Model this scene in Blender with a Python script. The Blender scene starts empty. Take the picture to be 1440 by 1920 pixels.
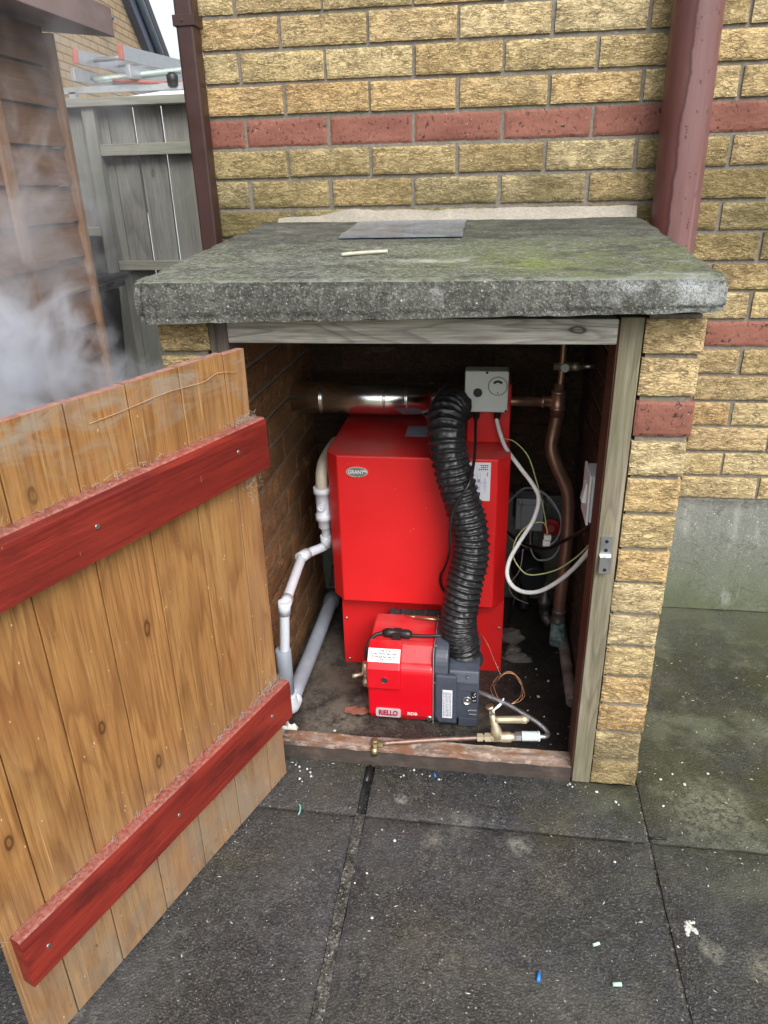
import bpy, bmesh, math, random
from mathutils import Vector, Matrix, noise
R = math.radians
S = bpy.context.scene
COL = S.collection
random.seed(7)

# ------------------------------------------------------------------ camera
cam = bpy.data.cameras.new("camera")
cam.sensor_fit = 'AUTO'; cam.sensor_width = 36.0
cam.lens = 1375.82 / 1920 * 36
cam.clip_start = 0.02; cam.clip_end = 1000
co = bpy.data.objects.new("camera", cam); COL.objects.link(co)
RW = Matrix(((0.990245, -0.134704, -0.035621), (0.137420, 0.901956, 0.409378), (-0.023016, -0.410280, 0.911669)))
rx, ry, rz_ = RW.col[0], RW.col[1], RW.col[2]
co.matrix_world = Matrix(((rx[0], rz_[0], -ry[0], -0.00995), (rx[1], rz_[1], -ry[1], -2.12425), (rx[2], rz_[2], -ry[2], 1.25687), (0, 0, 0, 1)))
S.camera = co
S.render.resolution_x = 768; S.render.resolution_y = 1024

# ------------------------------------------------------------------ light: bright overcast
SUN_EL, SUN_AZ = R(47), R(152)     # azimuth measured clockwise from +Y
W = bpy.data.worlds.new("World"); S.world = W; W.use_nodes = True
wn = W.node_tree; bg = wn.nodes["Background"]
sky = wn.nodes.new("ShaderNodeTexSky"); sky.sky_type = 'NISHITA'; sky.sun_disc = False
sky.sun_elevation = SUN_EL; sky.sun_rotation = SUN_AZ; sky.dust_density = 4.0; sky.ozone_density = 1.0
hs = wn.nodes.new("ShaderNodeHueSaturation"); hs.inputs["Saturation"].default_value = 0.28
wn.links.new(sky.outputs[0], hs.inputs["Color"]); wn.links.new(hs.outputs[0], bg.inputs[0])
bg.inputs[1].default_value = 0.13
sl = bpy.data.lights.new("sun", 'SUN'); sl.energy = 1.1; sl.angle = R(35); sl.color = (1.0, 0.97, 0.93)
so = bpy.data.objects.new("sun", sl); COL.objects.link(so)
sd = Vector((math.sin(SUN_AZ) * math.cos(SUN_EL), math.cos(SUN_AZ) * math.cos(SUN_EL), math.sin(SUN_EL)))
so.rotation_euler = sd.to_track_quat('Z', 'Y').to_euler(); so.location = sd * 30
S.view_settings.view_transform = 'Standard'; S.view_settings.look = 'None'
S.view_settings.exposure = 1.0; S.view_settings.gamma = 1.0
S.cycles.volume_step_rate = 1.0
S.cycles.max_bounces = 12; S.cycles.volume_bounces = 8

# ------------------------------------------------------------------ material helpers
class M:
    def __init__(s, name, col=(.5, .5, .5), rough=.6, metal=0, spec=.5, coat=0):
        s.m = bpy.data.materials.new(name); s.m.use_nodes = True
        s.t = s.m.node_tree; s.b = s.t.nodes["Principled BSDF"]
        s.set("Base Color", col if hasattr(col, 'links') else (*col, 1)); s.set("Roughness", rough); s.set("Metallic", metal)
        s.set("Specular IOR Level", spec)
        if coat: s.set("Coat Weight", coat); s.set("Coat Roughness", .12)
        s._co = None
    def put(s, inp, v):
        if isinstance(v, bpy.types.NodeSocket): s.t.links.new(v, inp)
        else:
            if inp.type == 'RGBA' and len(v) == 3: v = (*v, 1)
            inp.default_value = v
    def set(s, k, v): s.put(s.b.inputs[k], v)
    def node(s, t, ins=None, **pr):
        n = s.t.nodes.new(t)
        for k, v in pr.items(): setattr(n, k, v)
        for k, v in (ins or {}).items(): s.put(n.inputs[k], v)
        return n
    def co(s):
        if not s._co: s._co = s.node("ShaderNodeTexCoord").outputs["Object"]
        return s._co
    def attr(s, a="rnd"): return s.node("ShaderNodeAttribute", attribute_name=a).outputs["Fac"]
    def mp(s, sc=(1, 1, 1), loc=(0, 0, 0), vec=None):
        return s.node("ShaderNodeMapping", {"Vector": vec or s.co(), "Scale": sc, "Location": loc}).outputs[0]
    def uz(s):      # (x+y, x-y, z): one brick coordinate for faces along x and along y
        q = s.node("ShaderNodeSeparateXYZ", {0: s.co()})
        a = s.math('ADD', q.outputs[0], q.outputs[1])
        return s.node("ShaderNodeCombineXYZ", {0: a, 1: s.attr(), 2: q.outputs[2]}).outputs[0]
    def noise(s, vec=None, sc=5, det=4, ro=.55, dist=0, kind='FBM'):
        n = s.node("ShaderNodeTexNoise", {"Vector": vec or s.co(), "Scale": sc, "Detail": det, "Roughness": ro, "Distortion": dist})
        return n.outputs["Fac"]
    def vor(s, vec=None, sc=10, feat='F1', out="Distance", rnd=1):
        return s.node("ShaderNodeTexVoronoi", {"Vector": vec or s.co(), "Scale": sc, "Randomness": rnd}, feature=feat).outputs[out]
    def ramp(s, f, stops, interp='LINEAR'):
        n = s.node("ShaderNodeValToRGB", {"Fac": f}); e = n.color_ramp.elements; n.color_ramp.interpolation = interp
        while len(e) < len(stops): e.new(.5)
        for i, (p, c) in enumerate(stops):
            e[i].position = p; e[i].color = (c, c, c, 1) if isinstance(c, (int, float)) else (*c, 1)
        return n.outputs["Color"]
    def mix(s, f, a, b, mode='MIX'):
        n = s.node("ShaderNodeMix", data_type='RGBA', blend_type=mode)
        s.put(n.inputs[0], f); s.put(n.inputs[6], a); s.put(n.inputs[7], b)
        return n.outputs[2]
    def math(s, op, a, b=0.0, clamp=False):
        n = s.node("ShaderNodeMath", operation=op, use_clamp=clamp); s.put(n.inputs[0], a); s.put(n.inputs[1], b)
        return n.outputs[0]
    def sep(s, i, vec=None): return s.node("ShaderNodeSeparateXYZ", {0: vec or s.co()}).outputs[i]
    def band(s, f, a, b): return s.node("ShaderNodeMapRange", {"Value": f, "From Min": a, "From Max": b}).outputs[0]
    def bump(s, h, st=.5, d=.002):
        s.set("Normal", s.node("ShaderNodeBump", {"Height": h, "Strength": st, "Distance": d}).outputs[0])
    def near(s, c, r0, r1, sc=(1, 1, 1)):   # 1 inside r0 of point c, 0 outside r1, edge broken by noise
        d = s.node("ShaderNodeVectorMath", {0: s.mp(sc), 1: tuple(c[i] * sc[i] for i in range(3))}, operation='DISTANCE').outputs["Value"]
        nz = s.math('MULTIPLY', s.math('SUBTRACT', s.noise(sc=24, det=7, ro=.72), .5), (r1) * 2.6)
        return s.band(s.math('ADD', d, nz), r1, r0)

def plain(name, col, rough=.5, metal=0, spec=.5, var=.12, sc=30, bump=.15, coat=0):
    m = M(name, col, rough, metal, spec, coat)
    n = m.noise(sc=sc, det=5, ro=.6)
    m.set("Base Color", m.ramp(n, [(.25, tuple(c * (1 - var) for c in col)), (.75, tuple(min(1, c * (1 + var)) for c in col))]))
    m.set("Roughness", m.band(n, -.6, 1.6) if rough < 0 else m.ramp(n, [(.2, max(0, rough - .1)), (.8, min(1, rough + .1))]))
    if bump: m.bump(n, bump, .001)
    return m.m

def brick_mat(name, lo, mid, hi, crease, interior=False):
    m = M(name, mid, .85, 0, .3)
    v = m.uz(); r = m.attr()
    big = m.noise(m.mp((6, 9, 14), vec=v), 1, 5, .6)
    c = m.ramp(big, [(.25, lo), (.5, mid), (.72, hi)])
    c = m.mix(.55, c, m.ramp(r, [(0, tuple(q * .8 for q in lo)), (.3, mid), (.62, hi), (.85, mid), (1, tuple(q * .85 for q in lo))]))
    def crease_n(sx, sz, d, w):
        n = m.noise(m.mp((sx, 9, sz), vec=v), 1, d, .55, .6)
        return m.math('ABSOLUTE', m.math('SUBTRACT', n, .5)), w
    brk = m.noise(m.mp((26, 9, 48), vec=v), 1, 4, .6); brk2 = m.noise(m.mp((34, 4, 60), (3, 1, 2), vec=v), 1, 4, .6)
    a1, _ = crease_n(46, 130, 3, 0); a2, _ = crease_n(85, 230, 3, 0)
    cre2 = m.noise(m.mp((210, 9, 330), vec=v), 1, 3, .65, .4)
    f1 = m.math('MULTIPLY', m.ramp(a1, [(0, 1), (.035, .8), (.085, 0)]), m.ramp(brk, [(.38, 1), (.6, .35)]))
    f2 = m.math('MULTIPLY', m.ramp(a2, [(0, 1), (.035, .7), (.08, 0)]), m.ramp(brk2, [(.4, 1), (.6, .2)]))
    f3 = m.ramp(cre2, [(.34, .8), (.46, 0)])
    c = m.mix(m.ramp(cre2, [(.52, 0), (.7, .5)]), c, tuple(min(1, q * 1.3 + .05) for q in hi))
    c = m.mix(m.math('MULTIPLY', f1, .66), c, crease); c = m.mix(m.math('MULTIPLY', f2, .6), c, crease); c = m.mix(m.math('MULTIPLY', f3, .45), c, crease)
    cre = m.math('SUBTRACT', m.math('MULTIPLY', cre2, .4), m.math('ADD', f1, m.math('MULTIPLY', f2, .7)))
    r2 = m.math('FRACT', m.math('MULTIPLY', r, 7.31)); c = m.mix(m.math('MULTIPLY', m.ramp(r2, [(.55, 0), (1, 1)]), .4), c, m.mix(1.0, c, (1.12, .84, .68), 'MULTIPLY')); c = m.mix(m.math('MULTIPLY', m.ramp(r2, [(0, 1), (.3, 0)]), .5), c, m.mix(1.0, c, (1.08, 1.1, 1.18), 'MULTIPLY'))
    dirt = m.ramp(m.noise(m.mp((4, 4, 7)), 1, 5, .62), [(.5, 0), (.72, 1)])
    c = m.mix(m.math('MULTIPLY', dirt, .45), c, tuple(q * .55 for q in crease))
    h = cre
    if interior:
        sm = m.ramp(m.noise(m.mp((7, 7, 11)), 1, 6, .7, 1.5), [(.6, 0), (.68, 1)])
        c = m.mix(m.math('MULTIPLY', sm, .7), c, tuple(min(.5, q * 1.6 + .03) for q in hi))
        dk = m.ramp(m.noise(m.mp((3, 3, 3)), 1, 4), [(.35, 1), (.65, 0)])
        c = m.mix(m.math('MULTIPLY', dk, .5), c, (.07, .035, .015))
    else:
        z = m.sep(2)
        st = m.math('MULTIPLY', m.band(z, 1.42, 1.19), m.band(z, 1.0, 1.1))
        st = m.math('MULTIPLY', st, m.ramp(m.noise(m.mp((3.5, 1, 9)), 1, 5, .65), [(.3, .25), (.6, 1)]))
        c = m.mix(m.math('MULTIPLY', st, .78), c, (.075, .068, .022))
        ft = m.math('MULTIPLY', m.band(z, .24, .03), m.ramp(m.noise(sc=12, det=5), [(.35, .3), (.6, 1)]))
        c = m.mix(m.math('MULTIPLY', ft, .85), c, (.055, .046, .02))
    m.set("Base Color", c); m.bump(h, .7, .0028)
    return m.m

def wood(name, c1, c2, dark, axis=2, grain=1.0, rough=.55, knots=True, green=None, dirt=0, dirtcol=(.2, .17, .14), sat=1, spec=.4, streak=0):
    m = M(name, c1, rough, 0, spec)
    r = m.attr()
    off = m.node("ShaderNodeVectorMath", {0: m.co(), 1: m.node("ShaderNodeCombineXYZ", {0: m.math('MULTIPLY', r, 7.3), 1: m.math('MULTIPLY', r, 3.1), 2: m.math('MULTIPLY', r, 11.7)}).outputs[0]}, operation='ADD').outputs[0]
    def ax(lo, hi): return tuple(lo if i == axis else hi for i in range(3))
    g1 = m.noise(m.mp(ax(1.1 * grain, 9 * grain), vec=off), 1.6, 6, .6, 1.2)
    rings = m.math('FRACT', m.math('MULTIPLY', m.noise(m.mp(ax(.9 * grain, 6.5 * grain), vec=off), 1.0, 2, .4, .3), 11.0))
    rings = m.ramp(rings, [(0, .1), (.45, .2), (.86, 1), (.97, .1)])
    fib = m.noise(m.mp(ax(7, 210), vec=off), 1, 4, .7)
    c = m.ramp(g1, [(.28, c2), (.62, c1)])
    c = m.mix(m.math('MULTIPLY', rings, .52), c, dark)
    c = m.mix(m.ramp(fib, [(.36, .6), (.56, 0)]), c, dark)
    if knots:
        q3 = m.node("ShaderNodeSeparateXYZ", {0: off}).outputs
        i1, i2 = {0: (2, 1), 1: (2, 0), 2: (0, 1)}[axis]
        k2 = m.node("ShaderNodeCombineXYZ", {0: m.math('MULTIPLY', m.math('ADD', q3[i1], q3[i2]), 8.0), 1: m.math('MULTIPLY', q3[axis], 3.6)}).outputs[0]
        kw = m.mix(.05, k2, m.node("ShaderNodeTexNoise", {"Vector": off, "Scale": 30.0}).outputs["Color"])
        kv = m.node("ShaderNodeTexVoronoi", {"Vector": kw, "Scale": 1.0}, voronoi_dimensions='2D')
        kk = m.math('GREATER_THAN', m.node("ShaderNodeSeparateColor", {0: kv.outputs["Color"]}).outputs[0], .74)
        k = m.math('MULTIPLY', m.ramp(kv.outputs["Distance"], [(.0, .45), (.022, .3), (.032, .95), (.045, .9), (.055, .15), (.07, 0)]), kk)
        c = m.mix(k, c, tuple(q * .35 for q in dark))
        halo = m.math('MULTIPLY', m.ramp(kv.outputs["Distance"], [(.055, .4), (.14, 0)]), kk)
        c = m.mix(halo, c, dark)
    if streak:
        sg = m.ramp(m.noise(m.mp(ax(1.5, 30), vec=off), 1, 5, .7), [(.5, 0), (.7, 1)])
        c = m.mix(m.math('MULTIPLY', sg, streak), c, (.55, .5, .42))
    if green:
        gm = m.ramp(m.noise(m.mp(ax(3, 8)), 1, 5), [(.38, 0), (.66, 1)]); c = m.mix(m.math('MULTIPLY', gm, .6), c, green)
    if dirt:
        dm = m.ramp(m.noise(sc=7, det=6, ro=.65), [(.48, 0), (.68, 1)]); c = m.mix(m.math('MULTIPLY', dm, dirt), c, dirtcol)
    c = m.mix(.35, c, m.mix(r, tuple(q * .72 for q in (1, 1, 1)), (1.15, 1.1, 1.05)), 'MULTIPLY')
    m.set("Base Color", c)
    m.bump(m.math('ADD', fib, m.math('MULTIPLY', rings, .3)), .45, .0012)
    return m, c

# ------------------------------------------------------------------ materials
BUFF = brick_mat("buff_brick", (.42, .29, .135), (.58, .445, .215), (.69, .57, .34), (.10, .07, .034))
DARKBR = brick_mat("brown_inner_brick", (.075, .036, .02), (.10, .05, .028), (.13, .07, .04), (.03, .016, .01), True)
SHADEBR = brick_mat("shade_dark_brick", (.05, .034, .022), (.075, .05, .03), (.10, .07, .045), (.02, .014, .01), True)  # house wall inside the cupboard: its deep shade put into the brick colour
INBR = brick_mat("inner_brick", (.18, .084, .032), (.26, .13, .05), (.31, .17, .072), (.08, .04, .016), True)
def red_brick():
    m = M("red_brick", (.3, .1, .07), .75, 0, .35); v = m.uz()
    c = m.ramp(m.noise(m.mp((7, 9, 14), vec=v), 1, 5), [(.3, (.165, .06, .043)), (.7, (.265, .108, .078))])
    pit = m.noise(m.mp((120, 40, 100), vec=v), 1, 3, .6); pit2 = m.noise(m.mp((38, 40, 50), vec=v), 1, 3, .6)
    p = m.math('MULTIPLY', m.ramp(pit, [(.36, 1), (.43, 0)]), m.ramp(pit2, [(.4, .15), (.55, 1)]))
    c = m.mix(p, c, (.04, .02, .02)); c = m.mix(m.ramp(m.noise(m.mp((200, 40, 200), vec=v), 1, 2), [(.68, 0), (.76, .6)]), c, (.6, .42, .36))
    m.set("Base Color", c); m.bump(pit, .6, .002); return m.m
REDB = red_brick()
def mortar(name, a, b, moss=.3):
    m = M(name, a, .95, 0, .2); n = m.noise(sc=120, det=4); c = m.ramp(n, [(.3, b), (.7, a)])
    g = m.ramp(m.noise(sc=6, det=5), [(.45, 0), (.65, 1)]); c = m.mix(m.math('MULTIPLY', g, moss), c, (.11, .115, .06))
    m.set("Base Color", c); m.bump(n, .8, .002); return m.m
MORT = mortar("mortar", (.24, .215, .185), (.14, .125, .105))
MORTSHADE = mortar("shade_dark_mortar", (.06, .05, .042), (.035, .03, .025), .05)  # mortar darkened to carry the cupboard's inner shade
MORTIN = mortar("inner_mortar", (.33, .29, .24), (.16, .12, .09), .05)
def concrete(name, cols, spk, agg=.6, mott=.8, lichen=0, rough=.9, bumpst=.9, extra=None, wet=0, spec=.3):
    m = M(name, cols[1], rough, 0, spec)
    big = m.noise(sc=5.5, det=9, ro=.72, dist=.4); med = m.noise(sc=38, det=5, ro=.65); fine = m.noise(sc=230, det=3, ro=.7)
    c = m.ramp(big, [(.28, cols[0]), (.52, cols[1]), (.76, cols[2])])
    c = m.mix(m.ramp(med, [(.40, mott), (.52, 0)]), c, tuple(q * .4 for q in cols[0])); c = m.mix(m.ramp(m.noise(sc=70, det=4, ro=.7), [(.52, 0), (.68, mott * .7)]), c, tuple(q * 1.6 for q in cols[2]))
    for sc_, am in ((330, .9), (170, .6)):
        ag = m.node("ShaderNodeSeparateColor", {0: m.vor(sc=sc_, out='Color')}).outputs[0]
        c = m.mix(agg * am, c, m.mix(1.0, c, m.ramp(ag, [(0, .25), (.55, .8), (.85, 1.7), (1, 3.4)]), 'MULTIPLY'))
    c = m.mix(m.ramp(fine, [(.56, 0), (.7, .75)]), c, spk)
    c = m.mix(m.ramp(fine, [(.3, .8 * mott), (.44, 0)]), c, tuple(q * .3 for q in cols[0]))
    sp = m.vor(sc=85); c = m.mix(m.math('MULTIPLY', m.ramp(sp, [(.12, 1), (.18, 0)]), m.math('GREATER_THAN', m.noise(sc=60, det=1), .62)), c, tuple(min(1, q * 1.5) for q in spk))
    if lichen:
        lv = m.node("ShaderNodeTexVoronoi", {"Vector": m.mix(.12, m.co(), m.node("ShaderNodeTexNoise", {"Scale": 30.0}).outputs["Color"]), "Scale": 7.0})
        lk = m.math('GREATER_THAN', m.node("ShaderNodeSeparateColor", {0: lv.outputs["Color"]}).outputs[1], .45)
        lm = m.math('MULTIPLY', m.math('MULTIPLY', m.ramp(lv.outputs["Distance"], [(.08, 1), (.17, 0)]), lk), m.ramp(med, [(.42, .1), (.56, 1)]))
        c = m.mix(m.math('MULTIPLY', lm, lichen), c, (.27, .27, .21))
    if extra: c = extra(m, c, big, med, fine)
    m.set("Base Color", c); m.bump(m.math('ADD', m.math('MULTIPLY', med, .8), fine), bumpst, .004)
    if wet: m.set("Roughness", m.ramp(m.noise(sc=3.0, det=6, ro=.65), [(.42, wet), (.6, rough)]))
    return m.m
def slab_extra(m, c, big, med, fine):
    z = m.node("ShaderNodeNewGeometry").outputs["Normal"]; up = m.band(m.sep(2, z), .4, .85)
    st = m.ramp(m.noise(m.mp((13, 17, 13)), 1, 7, .74), [(.47, 0), (.62, 1)])
    c = m.mix(m.math('MULTIPLY', m.math('MULTIPLY', st, up), .6), c, (.17, .19, .15))
    g2 = m.ramp(m.noise(m.mp((7, 9, 7), (3, 1, 0)), 1, 7, .74), [(.45, 0), (.62, 1)])
    c = m.mix(m.math('MULTIPLY', m.math('MULTIPLY', g2, up), .5), c, (.07, .085, .025))
    c = m.mix(m.math('MULTIPLY', m.near((.06, -.70, 1.12), .0, .10, (1, 1.2, .3)), m.ramp(m.noise(m.mp((45, 60, 60)), 1, 6, .75), [(.40, 0), (.52, 1)])), c, (.21, .26, .035))
    c = m.mix(m.math('MULTIPLY', m.near((.0, -.62, 1.12), .02, .2, (.7, 1, .3)), m.ramp(m.noise(m.mp((45, 50, 40)), 1, 6, .75), [(.44, 0), (.6, .6)])), c, (.12, .16, .04))
    c = m.mix(m.near((-.13, -.67, 1.12), .005, .055, (.6, 1.5, .3)), c, (.36, .37, .33))
    for p, r in (((.30, -.86, 1.10), .07), ((.345, -.875, 1.08), .035), ((.2, -.86, 1.12), .06), ((-.1, -.88, 1.085), .016), ((-.33, -.73, 1.115), .016)):
        c = m.mix(m.math('MULTIPLY', m.near(p, .004, r), m.ramp(fine, [(.38, .3), (.55, 1)])), c, (.38, .4, .4))
    c = m.mix(m.math('MULTIPLY', m.near((-.47, -.2, 1.15), .02, .14, (.5, 1, .3)), .6), c, (.24, .235, .225))
    for sc_, lo_, cc_ in (((90, 95, 90), .53, (.34, .36, .29)), ((60, 64, 60), .57, (.025, .028, .022)), ((140, 150, 140), .57, (.42, .44, .38)), ((22, 26, 22), .55, (.25, .26, .22))):
        c = m.mix(m.math('MULTIPLY', m.ramp(m.noise(m.mp(sc_), 1, 4, .7), [(lo_, 0), (lo_ + .08, .5)]), up), c, cc_)
    bk = m.math('MULTIPLY', m.math('MULTIPLY', m.band(m.sep(1), -.5, -.3), up), m.ramp(m.noise(m.mp((6, 16, 6)), 1, 6, .7), [(.35, .2), (.6, 1)])); c = m.mix(m.math('MULTIPLY', bk, .8), c, (.042, .043, .033)); c = m.mix(m.math('MULTIPLY', m.math('MULTIPLY', m.band(m.sep(0), -.25, .05), m.math('MULTIPLY', up, m.band(m.sep(1), -.35, -.5))), m.ramp(m.noise(m.mp((14, 18, 14), (2, 2, 0)), 1, 7, .76), [(.44, 0), (.56, .55)])), c, (.13, .155, .045)); c = m.mix(m.math('MULTIPLY', up, m.ramp(m.noise(m.mp((10, 13, 10), (9, 2, 0)), 1, 7, .75), [(.38, .75), (.48, 0)])), c, (.045, .048, .042))
    edge = m.math('MULTIPLY', m.band(m.math('ABSOLUTE', m.math('ADD', m.sep(1), .868)), .03, .0), up)
    c = m.mix(m.math('MULTIPLY', edge, m.ramp(med, [(.4, .1), (.56, .75)])), c, (.26, .29, .24))
    return c
SLAB = concrete("mossy_concrete", ((.058, .06, .052), (.096, .097, .085), (.155, .158, .14)), (.34, .35, .32), agg=.3, mott=.45, extra=slab_extra)
def patio_extra(m, c, big, med, fine):
    x, y = m.sep(0), m.sep(1)
    ls = m.noise(m.mp((1, 1, 1), (4, 9, 0)), 2.6, 7, .68, .8); c = m.mix(m.ramp(ls, [(.5, 0), (.72, .55)]), c, (.10, .099, .092)); c = m.mix(m.ramp(ls, [(.28, .7), (.46, 0)]), c, (.015, .016, .016))
    tn = m.noise(m.mp((1, 1, 1), (1, 5, 0)), 3.4, 6, .65, .6); c = m.mix(m.ramp(tn, [(.5, 0), (.68, .5)]), c, m.mix(1.0, c, (1.5, 1.4, .85), 'MULTIPLY')); c = m.mix(m.ramp(tn, [(.3, .5), (.48, 0)]), c, m.mix(1.0, c, (1.05, 1.12, 1.3), 'MULTIPLY'))
    sp2 = m.noise(m.mp((1, 1, 1), (7, 2, 0)), 16, 7, .75); c = m.mix(m.ramp(sp2, [(.6, 0), (.7, .5)]), c, (.15, .148, .135))
    right = m.math('MULTIPLY', m.band(x, .05, .45), m.band(y, -1.25, -.85))
    g = m.math('MULTIPLY', m.ramp(m.noise(sc=3.2, det=5, ro=.6), [(.38, .1), (.62, 1)]), right)
    c = m.mix(m.math('MULTIPLY', g, .75), c, (.046, .049, .016))
    br = m.math('MULTIPLY', m.ramp(m.noise(m.mp((1, 1, 1), (5, 2, 0)), 6, 5, .65), [(.5, 0), (.68, 1)]), right)
    c = m.mix(m.math('MULTIPLY', br, .7), c, (.15, .165, .11))
    for p, r, q, cc in (((.50, -.86, 0), .13, .75, (.19, .20, .14)), ((.48, -.39, 0), .07, .6, (.10, .095, .085)), ((.42, -1.19, 0), .03, .8, (.20, .2, .16)), ((.50, -1.21, 0), .035, .8, (.19, .18, .13)), ((.16, -.93, 0), .1, .5, (.05, .043, .012)), ((.62, -.93, 0), .02, .9, (.3, .33, .2)), ((-.17, -.905, 0), .018, .8, (.28, .27, .23)), ((-.09, -1.0, 0), .03, .7, (.2, .19, .15)), ((.09, -1.0, 0), .03, .8, (.24, .24, .2)), ((-.04, -.96, 0), .05, .5, (.17, .17, .15))):
        c = m.mix(m.math('MULTIPLY', m.math('MULTIPLY', m.near(p, .005, r), q), m.ramp(m.noise(sc=75, det=5, ro=.7), [(.42, .1), (.54, 1)])), c, cc)
    nw = m.math('MULTIPLY', m.band(y, -.3, -.02), m.band(x, .3, .5)); c = m.mix(m.math('MULTIPLY', nw, .35), c, (.19, .21, .14))
    return c
PATIO = concrete("wet_paving", ((.020, .021, .021), (.036, .036, .036), (.072, .071, .068)), (.19, .19, .185), agg=.36, mott=.45, lichen=.28, rough=.6, extra=patio_extra, wet=.22, spec=.5)
def floor_extra(m, c, big, med, fine):
    n = m.noise(sc=26, det=7, ro=.72)
    for p, r, q, cc in (((-.36, -.66, 0), .09, .8, (.19, .165, .135)), ((-.41, -.69, 0), .06, .7, (.16, .14, .115)), ((-.39, -.50, 0), .12, .7, (.13, .105, .08)), ((-.44, -.35, 0), .12, .6, (.12, .10, .08)), ((-.30, -.60, 0), .04, .7, (.18, .16, .14))):
        c = m.mix(m.math('MULTIPLY', m.math('MULTIPLY', m.near(p, .01, r), q), m.ramp(n, [(.4, .1), (.5, 1)])), c, cc)
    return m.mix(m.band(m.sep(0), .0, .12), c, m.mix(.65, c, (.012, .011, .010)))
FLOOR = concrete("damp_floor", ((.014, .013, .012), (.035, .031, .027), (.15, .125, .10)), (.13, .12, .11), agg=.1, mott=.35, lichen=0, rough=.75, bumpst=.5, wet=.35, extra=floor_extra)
JOINT = concrete("joint_mortar", ((.045, .045, .038), (.075, .072, .062), (.12, .115, .1)), (.22, .21, .19), rough=.9)
def plinth_extra(m, c, b, md, f):
    z = m.sep(2); dn = m.math('MULTIPLY', m.band(z, .3, .03), m.ramp(b, [(.3, .2), (.55, 1)])); c = m.mix(m.math('MULTIPLY', dn, .8), c, (.075, .095, .04))
    v = m.ramp(m.noise(m.mp((9, 9, 1.3)), 1, 6, .7), [(.52, 0), (.68, 1)]); c = m.mix(m.math('MULTIPLY', v, .55), c, (.075, .08, .06))
    w = m.ramp(m.noise(m.mp((14, 14, 4), (3, 3, 3)), 1, 6, .7), [(.58, 0), (.7, 1)]); c = m.mix(m.math('MULTIPLY', w, .5), c, (.36, .37, .34))
    e = m.math('MULTIPLY', m.band(z, .345, .366), m.ramp(md, [(.4, .2), (.55, 1)])); c = m.mix(m.math('MULTIPLY', e, .7), c, (.09, .085, .07))  # ragged mortar edge along the top, its shadow painted in
    k = m.math('ABSOLUTE', m.math('SUBTRACT', m.noise(m.mp((3, 3, 4), (6, 1, 2)), 1, 5, .6), .5)); c = m.mix(m.ramp(k, [(0, .55), (.006, 0)]), c, (.06, .06, .05))
    return c
PLINTH = concrete("rendered_plinth", ((.135, .145, .125), (.19, .2, .178), (.24, .25, .228)), (.38, .39, .38), bumpst=.2, agg=.12, mott=.15,
                  extra=plinth_extra)
GROUND = concrete("tarmac_ground", ((.02, .02, .021), (.035, .035, .036), (.055, .055, .055)), (.13, .13, .13))
FILLET = mortar("fillet_mortar", (.37, .34, .29), (.27, .245, .21), .35)
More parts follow.
